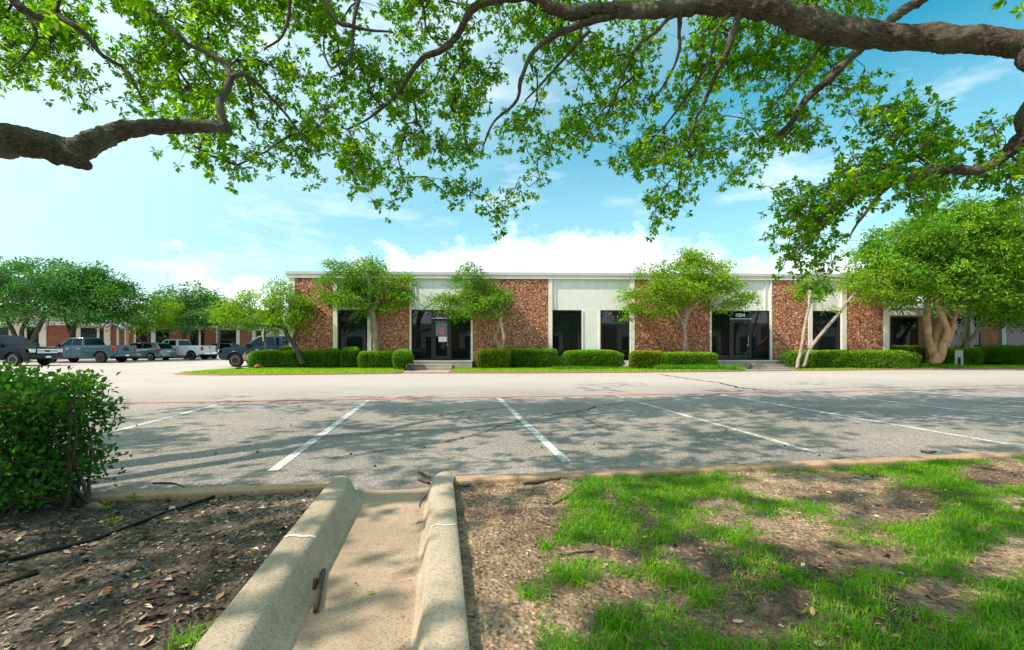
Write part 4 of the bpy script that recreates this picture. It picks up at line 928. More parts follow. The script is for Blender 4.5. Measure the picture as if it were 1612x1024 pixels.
def sidewin(parent, base, top, zb, zt, wb, wt_, quads, off=.014):
    """window polygons given in (x, height fraction) on both side walls"""
    for s in (-1, 1):
        for q in quads:
            vs = []
            for (x, f) in q:
                w = (wb + (wt_ - wb) * .84 * f) if f < .5 else (wb + (wt_ - wb) * (.42 + (f - .5) * 1.16))
                vs.append((x, s * (w + off), zb + (zt - zb) * f))
            ins = [(v[0], v[1] - s * .02, v[2]) for v in vs]; n = len(vs)
            MB().add(vs + ins, [tuple(range(n)), tuple(range(2 * n - 1, n - 1, -1))] + [(i, (i + 1) % n, (i + 1) % n + n, i + n) for i in range(n)]).build('side_window', 'cglass', parent)
def endwin(parent, x_b, x_t, zb, zt, wb, wt_, f0, f1, sgn, name):
    vs = []
    for f, in ((f0,), (f1,)):
        w = wb + (wt_ - wb) * f - .10; x = x_b + (x_t - x_b) * f + sgn * .016
        vs += [(x, -w, zb + (zt - zb) * f), (x, w, zb + (zt - zb) * f)]
    ins = [(v[0] - sgn * .02, v[1], v[2]) for v in vs]
    MB().add(vs + ins, [(0, 1, 3, 2), (6, 7, 5, 4), (0, 4, 5, 1), (2, 3, 7, 6), (0, 2, 6, 4), (1, 5, 7, 3)]).build(name, 'cglass', parent)
def pickup(name, label, loc, rz, paint, rim, sc, grp, canopy=False, grille='chrome', lower=None, rimspokes=6, letters=None):
    e = empty(name, loc, rz, label, 'pickup truck', grp); e.scale = (sc, sc, sc)
    hw = 1.0; zc = .41; ar = .52; fx, rx = 1.86, -1.88
    lowz = .46
    poly = [(-2.92, .60)] + [(-2.92, 1.30)] + [(-.62, 1.30), (-.60, 1.27), (1.28, 1.24), (1.55, 1.24), (2.5, 1.17), (2.82, 1.08), (2.90, .9), (2.88, .58), (2.72, lowz)] + arch(fx, zc, ar) + arch(rx, zc, ar) + [(-2.75, .52)]
    body = MB().prism(poly, -hw, hw).build('body', paint, e, smooth=True, bevel=.045, seg=2)
    well = MB().box(-2.7, 2.65, -hw + .12, hw - .12, .42, .95).build('underbody', 'black_plastic', e)
    # open bed
    if not canopy:
        MB().box(-2.84, -.72, -.84, .84, 1.302, 1.306).build('bed_liner', 'black_plastic', e)
        MB().box(-2.9, -.66, .86, .98, 1.302, 1.335).build('bed_rail', paint, e, bevel=.01); MB().box(-2.9, -.66, -.98, -.86, 1.302, 1.335).build('bed_rail', paint, e, bevel=.01)
    base, top = (-.64, 1.42), (-.46, .62); zb, zt = 1.22, 1.90; wb, wt_ = .965, .76
    cab(e, base, top, zb, zt, wb, wt_, paint)
    sidewin(e, base, top, zb, zt, wb, wt_, [[(-.44, .16), (.24, .14), (.24, .86), (-.36, .86)], [(.34, .14), (1.06, .14), (.92, .3), (.56, .86), (.34, .86)]])
    endwin(e, base[1], top[1], zb, zt, wb, wt_, .12, .9, 1, 'windscreen'); endwin(e, base[0], top[0], zb, zt, wb, wt_, .14, .86, -1, 'rear_window')
    if canopy:
        cb, ct = (-2.88, -.70), (-2.72, -.66); cab(e, cb, ct, 1.29, 1.93, .955, .80, paint, 'bed_cap')
        sidewin(e, cb, ct, 1.29, 1.93, .955, .80, [[(-2.55, .25), (-.95, .25), (-.95, .85), (-2.5, .85)]])
        endwin(e, cb[0], ct[0], 1.29, 1.93, .955, .80, .15, .85, -1, 'rear_window')
    for s in (-1, 1):
        for (x, y_) in ((fx, s), (rx, s)): wheel(e, x, s * (hw - .13), .41, .27, rim, rimspokes)
        # door seams and handles
        q = MB()
        for x in (-.55, .29, 1.22): q.box(x - .007, x + .007, s * hw - .004 if s > 0 else s * hw - .004, s * hw + .004, .52, 1.2)
        q.box(-.55, 1.22, s * hw - .004, s * hw + .004, .515, .53); q.box(-.69, -.675, s * hw - .004, s * hw + .004, .52, 1.28); q.build('door_seam', 'seam', e)
        for x in (-.42, .42): MB().box(x, x + .2, s * hw + (0 if s > 0 else -.035), s * hw + (.035 if s > 0 else 0), 1.02, 1.06).build('door_handle', 'chrome' if grille == 'chrome' else paint, e, bevel=.01)
        MB().box(1.0, 1.2, s * 1.0 + (0 if s > 0 else -.22), s * 1.0 + (.22 if s > 0 else 0), 1.20, 1.42).build('wing_mirror', 'black_plastic', e, bevel=.04)
        MB().box(-1.3, 1.3, s * (hw + .02) - .07, s * (hw + .02) + .07, .36, .43).build('side_step', 'black_plastic', e, bevel=.02)
        # arch lips
        al = MB()
        for cx_ in (fx, rx): al.tube([(p[0], s * (hw + .005), p[1]) for p in arch(cx_, zc, ar + .015)], .035, 6)
        al.build('wheel_arch_trim', 'black_plastic' if lower else paint, e, smooth=True)
        MB().box(2.62, 2.90, s * hw - .34 * (s > 0) - .0 * (s < 0), s * hw + .34 * (s < 0), .84, 1.05).build('headlight', 'clear_lamp', e, bevel=.02).location.x = .012
        MB().box(-2.955, -2.78, s * hw - (.15 if s > 0 else .012), s * hw + (.012 if s > 0 else .15), .88, 1.22).build('tail_light', 'red_lamp', e, bevel=.015)
    MB().box(2.885, 2.935, -.63, .63, .74, 1.08).build('grille', 'black_plastic', e)
    g_ = MB()
    for z in (.80, .90, 1.0): g_.box(2.93, 2.955, -.62, .62, z, z + .045)
    g_.build('grille_bar', 'chrome', e)
    if paint == 'p_black':
        b_ = MB(); b_.lathe([(.12, -.01), (.12, .012)], 18); bo = b_.build('badge', 'blueoval', e); bo.rotation_euler = (0, 0, R(-90)); bo.location = (2.965, 0, .93); bo.scale = (1.1, 1, .5)
    MB().box(2.72, 2.99, -.96, .96, .46, .72).build('front_bumper', 'p_black' if paint == 'p_black' else 'chrome', e, bevel=.05, smooth=True)
    MB().box(-3.06, -2.86, -.93, .93, .48, .68).build('rear_bumper', 'chrome' if paint == 'p_white' else paint, e, bevel=.04, smooth=True)
    MB().box(-2.94, -2.92, -.72, .72, .70, 1.29).build('tailgate', paint, e, bevel=.006)
    MB().box(-2.955, -2.935, -.12, .12, 1.10, 1.2).build('tailgate_handle', 'black_plastic', e)
    MB().box(3.0, 3.01, -.16, .16, .50, .62).build('number_plate', 'plate', e); MB().box(-3.075, -3.065, -.16, .16, .50, .62).build('number_plate', 'plate', e)
    MB().tube([(.15, -.0, 1.9), (.15, 0, 1.96)], .02, 5).build('roof_antenna', 'black_plastic', e)
    if letters: text(letters, .26, (-2.945, 0, .99), (R(90), 0, R(-90)), 'seam', e, off=.008)
    return e
PK = 'vehicles parked by the far brick row'
def vp(px, Y): return ((px - CX) / FPX * Y, Y)
# the box each vehicle fills is set by its nearest side plane Y and its nose or tail
x, y = vp(47, 26.0); pickup('pickup_truck', 'black pickup truck facing right with chrome grille and silver wheels', (x - 2.9 * .95, y + .95, 0), 0, 'p_black', 'rim', .95, PK, rimspokes=10)
x, y = vp(179, 31.6); pickup('pickup_truck', 'steel-blue pickup truck with big dark wheels and a red tail light', (x - 2.9 * .94, y + .94, 0), R(180), 'p_steel', 'drim', .94, PK, lower=True, rimspokes=8, letters='RAM')
x, y = vp(318, 39.3); pickup('pickup_truck', 'white pickup truck with tinted cab windows and chrome rear bumper', (x - 2.9 * .94, y + .94, 0), R(180), 'p_white', 'rim', .94, PK, rimspokes=5)
x, y = vp(342.5, 25.2); pickup('pickup_truck', 'mud-splashed navy pickup truck with a windowed bed cap beside the building corner', (x + 2.92 * .92, y + .92, 0), R(180), 'p_navy', 'brim', .92, PK, canopy=True, rimspokes=6)
def hatch(label, loc, rz, paint, sc, sedan=False):
    e = empty('hatchback_car' if not sedan else 'sedan_car', loc, rz, label, 'car', PK); e.scale = (sc, sc, sc)
    hw = .87; zc = .31; ar = .37; fx, rx = 1.32, -1.28
    poly = [(-2.08, .45), (-2.12, .62), (-2.08, .90), (-2.0, .98), (-.9, .97), (1.0, .92), (1.25, .90), (1.85, .76), (2.05, .62), (2.08, .4), (1.98, .25)] + arch(fx, zc, ar) + arch(rx, zc, ar) + [(-1.95, .28)]
    MB().prism(poly, -hw, hw).build('body', paint, e, smooth=True, bevel=.07, seg=3)
    MB().box(-1.9, 1.9, -hw + .1, hw - .1, .22, .7).build('underbody', 'black_plastic', e)
    base, top = (-2.02, 1.28), (-1.55, .35); zb, zt = .93, 1.49; wb, wt_ = .83, .62
    if sedan: base, top = (-1.6, 1.28), (-.95, .35)
    cab(e, base, top, zb, zt, wb, wt_, paint, roof_r=.08)
    sidewin(e, base, top, zb, zt, wb, wt_, [[(-.55, .14), (.12, .12), (.12, .86), (-.5, .88)], [(.2, .12), (1.0, .12), (.42, .84), (.2, .86)], [(-1.35, .30), (-.63, .16), (-.58, .88), (-1.15, .82)]])
    endwin(e, base[1], top[1], zb, zt, wb, wt_, .1, .9, 1, 'windscreen'); endwin(e, base[0], top[0], zb, zt, wb, wt_, .12, .82, -1, 'rear_window')
    for s in (-1, 1):
        wheel(e, fx, s * (hw - .1), .31, .2, 'rim', 7); wheel(e, rx, s * (hw - .1), .31, .2, 'rim', 7)
        MB().box(-2.13, -1.72, s * hw - (.16 if s > 0 else .012), s * hw + (.012 if s > 0 else .16), .80, .97).build('tail_light', 'red_lamp', e, bevel=.05)
        MB().box(1.75, 2.03, s * hw - (.2 if s > 0 else .0), s * hw + (.0 if s > 0 else .2), .6, .74).build('headlight', 'clear_lamp', e, bevel=.04)
        q = MB()
        for x_ in (-.6, .16, 1.02): q.box(x_ - .006, x_ + .006, s * hw - .004, s * hw + .004, .32, .93)
        q.build('door_seam', 'seam', e)
        MB().box(.82, 1.0, s * .87 + (0 if s > 0 else -.16), s * .87 + (.16 if s > 0 else 0), .93, 1.06).build('wing_mirror', paint, e, bevel=.03)
    MB().box(-2.2, -2.0, -.8, .8, .34, .58).build('rear_bumper', paint, e, bevel=.06, smooth=True)
    MB().box(-2.135, -2.125, -.2, .2, .68, .8).build('number_plate', 'plate', e)
    return e
x, y = vp(253, 36.9); hatch('silver-blue hatchback parked between the steel-blue and white pickups', (x - 2.12, y + .87, 0), R(180), 'p_silver', 1.0)
x, y = vp(372, 43.5); hatch('black sedan mostly hidden behind the white pickup tailgate', (x - 1.9, y + .87, 0), R(180), 'p_black', 1.0, True)
cam_sheet = None

# ================================================================== SMALL THINGS AT THE BUILDING
def rock(label, px, py, rpx, mat, cat='stone', z=.06, sq=.85):
    X, Y = G(px, py, z); r = rpx / FPX * Y; bm = bmesh.new(); bmesh.ops.create_icosphere(bm, subdivisions=3, radius=r)
    for v in bm.verts: v.co = v.co * (1 + .22 * noise.noise(v.co / r * 1.3 + Vector((px, 0, 0)))); v.co.z *= sq
    me = bpy.data.meshes.new('rock'); bm.to_mesh(me); bm.free(); me.materials.append(M[mat]); o = bpy.data.objects.new('rock', me); o.location = (X, Y, z + r * sq * .8); link(o); tag(o, label, cat); return o
rock('round reddish stone at the left end of the hedge', 405.5, 581.3, 5, 'redrock')
rock('dark low stone on the lawn tip by the navy truck wheel', 376, 582.3, 4.6, 'darkrock', sq=.55)
def spot(label, px, py):
    X, Y = G(px, py, .05); e = empty('landscape_light', (X, Y, .05), 0, label, 'outdoor lamp', 'round landscape lights by the steps')
    m_ = MB(); m_.lathe([(.04, 0), (.12, .03), (.17, .1), (.18, .17), (.15, .25), (.08, .30), (.02, .31)], 18, 'z'); m_.build('housing', 'lampblue', e, smooth='all')
    m_ = MB(); m_.lathe([(.12, -.168), (.12, -.182)], 18, 'y', (0, 0, .17)); m_.build('lens', 'black_plastic', e)
spot('blue-grey round landscape light between the shrub and the notice door steps', 645.5, 583.5)
spot('small round landscape light at the foot of the leaning pale trunks', 1274, 579)
X, Y = G(1509.5, 578.5, .05)
sg = empty('small_sign', (X, Y, .05), A1, 'small blank grey sign on two short legs beside the big tree', 'sign')
hwid = 6.6 / FPX * Y; ht = 27 / FPX * Y
part('panel', 'sign_grey', sg, -hwid, hwid, -.02, .02, ht * .58, ht, .01); part('leg', 'sign_grey', sg, -hwid, -hwid + .12, -.03, .03, 0, ht * .58); part('leg', 'sign_grey', sg, hwid - .12, hwid, -.03, .03, 0, ht * .58)
sp = empty('sign_post', (*vp(417.5, 23.3), 0), 0, 'thin dark post with an edge-on sign plate behind the left hedge', 'sign post')
part('post', 'galv', sp, -.035, .035, -.035, .035, 0, 2.05); part('sign_plate', 'cone_white', sp, -.055, -.037, -.16, .16, 1.4, 2.0)
# ================================================================== NEAR BED DETAILS
def ground_z(x, y): return bed_h(x, y)
# black lawn edging curving through the mulch
def edging(pts, label, r=.010, z=.055):
    P = []
    for (px, py) in pts:
        x_, y_ = G(px, py, .06); P.append((Vector((x_, y_, z)), r))
    o, rr = polyline(P, .06); v2 = []
    for v in o: v2.append(Vector((v.x, v.y, max(.05, ground_z(v.x, v.y)) + .004)))
    mb = MB(); mb.tube(v2, rr, 6)
    vs = [(v.x, v.y, v.z) for v in v2] + [(v.x, v.y, v.z - .07) for v in v2]; n = len(v2)
    return tag(mb.build('garden_edging', 'hose', None, smooth='all'), label, 'edging')
edging([(410, 763), (370, 771), (320, 786), (260, 806), (200, 828), (140, 850), (70, 866), (0, 885), (-120, 915)], 'long black rubber edging strip curving through the mulch')
edging([(505, 768), (420, 773), (330, 777), (240, 781), (165, 785)], 'thin black edging strip lying along the kerb', .008)
edging([(60, 900), (20, 912), (-40, 935)], 'short black edging end at the picture edge by the bush', .010)
# twigs and sticks
def stick(pts, r, label, mat='twig', group=None, zoff=None, cat='stick'):
    P = [(Vector((*G(p[0], p[1], .06 if zoff is None else zoff), (0.0 if zoff is None else zoff))), rr_) for p, rr_ in zip(pts, r)]
    o, rr = polyline(P, .03, .006)
    for v, q in zip(o, rr): v.z = (ground_z(v.x, v.y) if zoff is None else zoff) + q * .9 + .002
    mb = MB(); mb.tube(o, rr, 7, .35); return tag(mb.build('stick', mat, None, smooth='all'), label, cat, group)
stick([(510, 901), (506, 915), (503, 935), (497, 966)], [.011, .012, .013, .010], 'brown bark stick lying on the flume floor', zoff=.003)
stick([(497, 918), (494, 930)], [.012, .007], 'short bark stub beside the brown stick in the flume', zoff=.003)
stick([(659, 746), (667, 750), (677, 754)], [.012, .013, .010], 'upper dark stick at the flume mouth', zoff=.02)
stick([(660, 757), (668, 760), (676, 763)], [.012, .014, .011], 'lower dark stick at the flume mouth', zoff=.003)
stick([(672, 780), (662, 792), (660, 800)], [.003, .003, .002], 'thin curled twig against the right curb', zoff=.003)
stick([(825, 765), (850, 760), (880, 757)], [.010, .013, .007], 'thick dark stick on the soil near the kerb')
stick([(880, 756), (910, 745)], [.006, .003], 'thin stick end touching the kerb beside the grass')
stick([(870, 793), (895, 780), (912, 768)], [.005, .004, .003], 'thin slanting twig left of the grass')
stick([(845, 820), (870, 829), (888, 831)], [.004, .005, .003], 'bent twig at the edge of the grass')
stick([(885, 874), (910, 873), (935, 870)], [.006, .006, .004], 'straight twig between the grass tufts')
stick([(240, 763), (255, 763), (275, 764), (290, 768)], [.006, .008, .008, .004], 'forked twig lying on the kerb near the bush', zoff=.086)
stick([(1100, 737), (1135, 733), (1160, 730)], [.006, .005, .003], 'thin twig in the grass below the kerb')
stick([(1450, 713), (1462, 715), (1474, 713)], [.012, .016, .008], 'piece of bark resting on the kerb at the right', zoff=.085)
for k in range(26):
    px_, py_ = rng.uniform(20, 470), rng.uniform(775, 1010)
    if px_ > 520 - (py_ - 750) * .73 - 30: continue
    l_ = rng.uniform(15, 55); a_ = rng.uniform(-.5, .5)
    stick([(px_, py_), (px_ + l_ * .5, py_ + l_ * .5 * a_ + rng.normal() * 2), (px_ + l_, py_ + l_ * a_)], [.0035, .003, .002], 'thin brown twig lying in the dark mulch', group='twigs in the mulch')
# grass density map on the ground (x,y in metres), bare patches as measured
bare = [(1290, 765, 130, 26), (1400, 800, 90, 26), (1330, 880, 120, 26), (1250, 850, 70, 16), (1590, 745, 90, 18), (1000, 885, 60, 16), (790, 780, 70, 35), (770, 900, 75, 110), (900, 960, 60, 40), (960, 930, 80, 26), (1120, 790, 40, 10), (1470, 940, 70, 30), (1560, 890, 50, 30), (1240, 960, 40, 40), (1080, 860, 40, 12), (810, 830, 50, 40), (930, 870, 60, 14)]
def unmap(x, y): return CX + x / y * FPX, HY + CAMZ * FPX / y
def gdens(x, y):
    px_ = CX + x / np.maximum(y, .3) * FPX; py_ = HY + (CAMZ - .06) * FPX / np.maximum(y, .3)
    d = np.ones(len(x))
    for (cx_, cy_, rx_, ry_) in bare:
        q = ((px_ - cx_) / rx_) ** 2 + ((py_ - cy_) / ry_) ** 2; d *= np.clip((q - .5) * 1.1, 0, 1)
    lim = np.interp(py_, [745, 760, 800, 850, 900, 950, 1100], [905, 890, 885, 862, 850, 830, 850])
    d *= np.clip((px_ - lim) / 22, 0, 1)
    nv = np.array([noise.noise(Vector((a * 1.7, b * 1.7, 0))) + .7 * noise.noise(Vector((a * 5, b * 5, 4))) + .55 * noise.noise(Vector((a * 14, b * 14, 4))) for a, b in zip(x, y)])
    return d * np.clip(.86 + nv * 1.6, 0, 1)
ncand = 66000
a_ = rng.uniform(.2, 9.5, ncand); b_ = rng.uniform(.6, 3.46, ncand)
P = np.stack([a_ * CT - b_ * ST, a_ * ST + b_ * CT], 1); dn = gdens(P[:, 0], P[:, 1]); keep = rng.random(ncand) < dn * .75
T_ = P[keep]; dk = dn[keep]
per = 10; n = len(T_) * per
sc_t = rng.uniform(.5, 1.25, len(T_)) * (.55 + .5 * dk)
off = rng.normal(size=(len(T_), per, 2)) * .024
Q = (T_[:, None, :] + off).reshape(-1, 2)
z = np.array([bed_h(a, b) for a, b in T_]).repeat(per)
ab = np.stack([Q[:, 0] * CT + Q[:, 1] * ST, -Q[:, 0] * ST + Q[:, 1] * CT], 1); ok = (ab[:, 1] < 3.47) & (ab[:, 0] > .11)
P3 = np.stack([Q[:, 0], Q[:, 1], z - .008], 1)[ok]
Lh = (sc_t.repeat(per) * rng.uniform(.024, .060, n))[ok]
tv = np.clip(rng.random(len(P3)) * .75 + .25 * np.array([noise.noise(Vector((p[0] * 2.2, p[1] * 2.2, 9))) + .5 for p in P3]), 0, 1)
tag(blades(P3, Lh, .0042, 'grass', 'grass', lean=.95, tv=tv), 'patchy green grass growing on the tan soil bed', 'grass')
# separate bold tufts at the ragged edge of the grass
def tuft(px_, py_, s_, label):
    X, Y = G(px_, py_, .06); k = int(70 * s_); q = np.stack([X + rng.normal(size=k) * .03 * s_, Y + rng.normal(size=k) * .03 * s_, np.full(k, bed_h(X, Y) - .006)], 1)
    tag(blades(q, rng.uniform(.05, .10, k) * s_, .0045, 'grass', 'grass_tuft', lean=1.1), label, 'grass tuft', 'loose grass tufts on bare soil').pop('kind', None)
for i_, (a, b, c, l_) in enumerate(((835, 942, 1.0, 'isolated grass tuft on bare soil right of the flume'), (905, 915, 1.2, 'full grass tuft right of the isolated one'), (860, 862, .9, 'thin grass tuft at the edge of the tan soil'), (1027, 895, .9, 'grass tuft beside the straight twig'), (1040, 855, .8, 'small dark tuft above the leaf litter'), (1105, 945, 1.0, 'spiky tuft near a round fallen leaf'), (985, 905, .7, 'low tuft between two bare patches'), (960, 980, 1.3, 'broad tuft at the bottom of the picture'), (300, 1005, .9, 'small grass tuft beside the left curb'), (340, 985, .5, 'tiny grass sprig against the left curb'), (885, 785, .5, 'tiny grass sprig near the slanting twig'))):
    tuft(a, b, c, l_)
# litter: small chips and leaf crumbs
def litter(a0, a1, b0, b1, N_, mat, label, smin, smax, name='leaf_litter'):
    a = rng.uniform(a0, a1, N_); b = rng.uniform(b0, b1, N_) ; x = a * CT - b * ST; y = a * ST + b * CT
    z = np.array([bed_h(p, q) for p, q in zip(x, y)]); P = np.stack([x, y, z + .002], 1); an = rng.random(N_) * 2 * math.pi
    D = np.stack([np.cos(an), np.sin(an), rng.normal(size=N_) * .25], 1); Ln = rng.uniform(smin, smax, N_) * (rng.random(N_) ** 1.5 + .35)
    U = rng.normal(size=(N_, 3)) * .35 + np.array([0, 0, 1.0])
    o = leafobj(name, P, D, Ln, Ln * rng.uniform(.25, .7, N_), mat, None, U=U, fold=.15, droop=.1, tintv=rng.random(N_)); tag(o, label, 'leaf litter'); return o
litter(-6, -.83, .9, 3.46, 26000, 'litter_d', 'dark mulch chips and crumbled leaves beside the bush', .008, .045)
litter(.12, 8, .9, 3.46, 12000, 'litter_p', 'pale leaf crumbs scattered on the tan soil', .006, .028)
litter(.12, 8, .9, 3.46, 7000, 'litter_d', 'dark mulch crumbs among the grass', .006, .035)
N_ = 16000; a = rng.uniform(.2, 8.5, N_); b = rng.uniform(.8, 3.44, N_); x = a * CT - b * ST; y = a * ST + b * CT; kk = gdens(x, y) + .18 > rng.random(N_); x, y = x[kk], y[kk]
P = np.stack([x, y, np.array([bed_h(p, q) + .004 for p, q in zip(x, y)])], 1); D = rng.normal(size=P.shape) * (1, 1, .22) + np.array([0, 0, .12])
tag(leafobj('dead_grass', P, D, rng.uniform(.02, .06, len(P)), .0035, 'straw', None, droop=.05, fold=.1), 'straw-coloured dead grass blades matted among the living grass', 'dead grass')
# grit on the flume floor
N_ = 500; a = -.12 - np.abs(rng.normal(size=N_)) * .06; b = rng.uniform(1.2, 3.5, N_); P = np.stack([a * CT - b * ST, a * ST + b * CT, np.full(N_, .004)], 1)
tag(leafobj('grit', P, rng.normal(size=(N_, 3)) * (1, 1, .1), rng.uniform(.002, .009, N_), .004, 'litter_d', None), 'dark grit collected along the flume floor', 'grit')
# countable fallen leaves: lobed outline, curled
def leafmesh(seed):
    rr = random.Random(seed); pts = []; k = 14
    for i in range(k):
        t = i / k * 2 * math.pi; lob = 1 + .28 * math.cos(5 * t + seed) * (seed % 2); pts.append((math.cos(t) * .5 * lob, math.sin(t) * .26 * lob))
    curl = rr.uniform(.3, 1.1); vs = [(0, 0, .0)] + [(x_, y_, curl * (x_ * x_ * .5 + y_ * y_ * 1.2)) for x_, y_ in pts]
    me = bpy.data.meshes.new('fallen_leaf'); me.from_pydata(vs, [], [(0, i + 1, (i + 1) % k + 1) for i in range(k)])
    at = me.attributes.new('tint', 'FLOAT', 'POINT'); t = rr.random(); at.data.foreach_set('value', [min(1, max(0, t + rr.uniform(-.1, .1))) for _ in vs]); me.materials.append(M['dry_leaf']); return me
lm = [leafmesh(i) for i in range(10)]
def fallen(px_, py_, s_, label, group, z=None):
    X, Y = G(px_, py_, .06); o = bpy.data.objects.new('fallen_leaf', random.choice(lm)); o.location = (X, Y, (bed_h(X, Y) if z is None else z) + .006)
    o.rotation_euler = (rng.normal() * .25, rng.normal() * .25, rng.random() * 6.28); o.scale = (s_, s_, s_); link(o); tag(o, label, 'fallen leaf', group)
k = 0
while k < 75:
    px_, py_ = rng.uniform(5, 490), rng.uniform(770, 1015)
    if px_ > 505 - (py_ - 750) * .73: continue
    fallen(px_, py_, rng.uniform(.022, .055), 'dry brown leaf lying on the dark mulch', 'dry leaves on the dark mulch'); k += 1
for k in range(70):
    py_ = rng.uniform(765, 1015); px_ = rng.uniform(735, 1605); fallen(px_, py_, rng.uniform(.02, .042), 'dry tan leaf lying on the soil among grass', 'dry leaves among the grass')
fallen(657, 808, .055, 'reddish dry leaf against the right curb of the flume', None, .002); fallen(560, 901, .02, 'tiny pale leaf in the middle of the flume floor', None, .002)
fallen(990, 1004, .05, 'large round orange leaf at the bottom of the picture', None)
o = bpy.data.objects.new('green_leaf', lm[1].copy()); o.data.materials.clear(); o.data.materials.append(M['lime_leaf']); X, Y = G(583, 935, 0); o.location = (X, Y, .008); o.scale = (.035,) * 3; o.rotation_euler = (.1, .1, .5); link(o); tag(o, 'small yellow-green leaf on the flume floor', 'fallen leaf')
X, Y = G(733, 763, .06); m_ = MB(); m_.lathe([(.035, 0), (.038, .012), (.02, .018), (.018, .01)], 16, 'z'); o = m_.build('plastic_cap', 'lampblue', None, smooth=True); o.location = (X, Y, bed_h(X, Y)); tag(o, 'small round grey plastic cap on the soil by the kerb', 'cap')
# pebbles and debris on asphalt
for i_, (a, b) in enumerate(((405, 713), (443, 660), (458, 671), (340, 715), (206, 719), (853, 706), (1236, 703), (1126, 693), (935, 700), (738, 658), (612, 632), (470, 640), (1183, 648), (215, 671), (552, 716), (668, 706), (590, 735), (1290, 718))):
    X, Y = G(a, b); m_ = bmesh.new(); bmesh.ops.create_icosphere(m_, subdivisions=2, radius=.008 + .006 * random.random())
    for v in m_.verts: v.co *= 1 + .35 * noise.noise(v.co * 60 + Vector((i_, 0, 0)))
    me = bpy.data.meshes.new('pebble'); m_.to_mesh(me); m_.free(); me.materials.append(M['darkrock']); o = bpy.data.objects.new('pebble', me); o.location = (X, Y, .008); link(o); tag(o, 'small dark pebble lying on the asphalt', 'pebble', 'pebbles on the asphalt')

# ================================================================== BUSH AT LEFT
bx, by = G(147, 797, .05); be = empty('bush', (bx, by, .05), TH, 'glossy dark green hedge bush with a bare woody base in the mulch', 'bush')
ia, ib = invL(bx, by)
seeds = []; st = MB()
bases = [(0, 0), (-.10, -.04), (-.9, 0), (-1.7, .05), (-2.6, 0), (-3.4, .05), (-4.3, 0)]
for bi, (sx_, sy_) in enumerate(bases):
    for k in range(4):
        a = rng.uniform(-.46, -.10) if bi == 0 else rng.uniform(-.4, .4); b = rng.uniform(-.25, .25); h = rng.uniform(.5, .8)
        pts = [(Vector((sx_ + rng.normal() * .02, sy_ + rng.normal() * .02, -.02)), .014), (Vector((sx_ + a * .3 + rng.normal() * .03, sy_ + b * .35, h * .28)), .009), (Vector((sx_ + a * .65 + rng.normal() * .04, sy_ + b * .8, h * .62)), .006), (Vector((sx_ + a, sy_ + b, h)), .003)]
        o_, r_ = polyline(pts, .05, .03); MB().tube(o_, r_, 6, .3, k).build('stem', 'twig' if k or bi else 'dark_bark', be, smooth='all'); seeds += [np.array(v) for v in o_[4:]]
st.tube([(-.02, -.02, 0), (.05, -.05, .02), (.10, -.06, .0)], [.03, .026, .012], 7, .4)
st.build('root_knot', 'myrtle_bark', be, smooth='all')
N_ = 2600
cx_ = rng.uniform(-4.6, .22, N_ * 3); cy_ = rng.uniform(-.42, .38, N_ * 3); cz_ = rng.uniform(.05, .90, N_ * 3)
endw = np.clip((.05 - cx_) / .25, 0, 1)
low = .05 + .10 * np.clip((.22 - np.abs(cx_ - .02)) / .22, 0, 1) + .08 * rng.random(N_ * 3)
shell = (np.abs(cy_) > .26) | (cx_ > -.42) | (cz_ > .66) | (rng.random(N_ * 3) < .45)
topz = .87 + .04 * np.sin(cx_ * 5) - .04 * (1 - endw)
kk = (cz_ > low) & (cz_ < topz) & shell & (rng.random(N_ * 3) < .45 + .55 * endw) & (cx_ < -.13 + .08 * np.sin(cz_ * 7) ** 2)
C = np.stack([cx_, cy_, cz_], 1)[kk][:N_ * 2]
nodes, par, rad, ns, ends = grow(seeds, C, .015, .0018, 2.4, .12)
bb = MB(); grow_mesh(bb, nodes, par, rad, ns, 4, .008); bb.build('twigs', 'twig', be, kind='stuff')
n = len(C); per = 12
q = rng.normal(size=(n, per, 3)) * (.035, .035, .03); D = q / .04 + np.array([0, 0, .8]) + rng.normal(size=q.shape) * .4
P = (C[:, None, :] + q).reshape(-1, 3); D = D.reshape(-1, 3)
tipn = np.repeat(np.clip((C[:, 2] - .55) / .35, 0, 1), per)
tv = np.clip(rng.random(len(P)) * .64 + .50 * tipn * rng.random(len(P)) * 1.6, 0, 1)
leafobj('foliage', P, D, rng.uniform(.032, .055, len(P)), rng.uniform(.018, .028, len(P)), 'bush_leaf', be, tintv=tv, fold=.2, droop=.2)
# small weeds at its feet
for (a, b, l_) in ((180, 822, 'little green weed sprig in the mulch below the bush'), (165, 800, 'little green weed sprout at the woody base of the bush'), (205, 790, 'tiny weed near the kerb by the bush')):
    X, Y = G(a, b, .06); k = 14; P = np.stack([X + rng.normal(size=k) * .02, Y + rng.normal(size=k) * .02, np.full(k, bed_h(X, Y) + .01) + rng.random(k) * .03], 1)
    o = leafobj('weed', P, rng.normal(size=(k, 3)) + np.array([0, 0, .8]), .03, .014, 'lime_leaf', None, kind=None); tag(o, l_, 'weed')

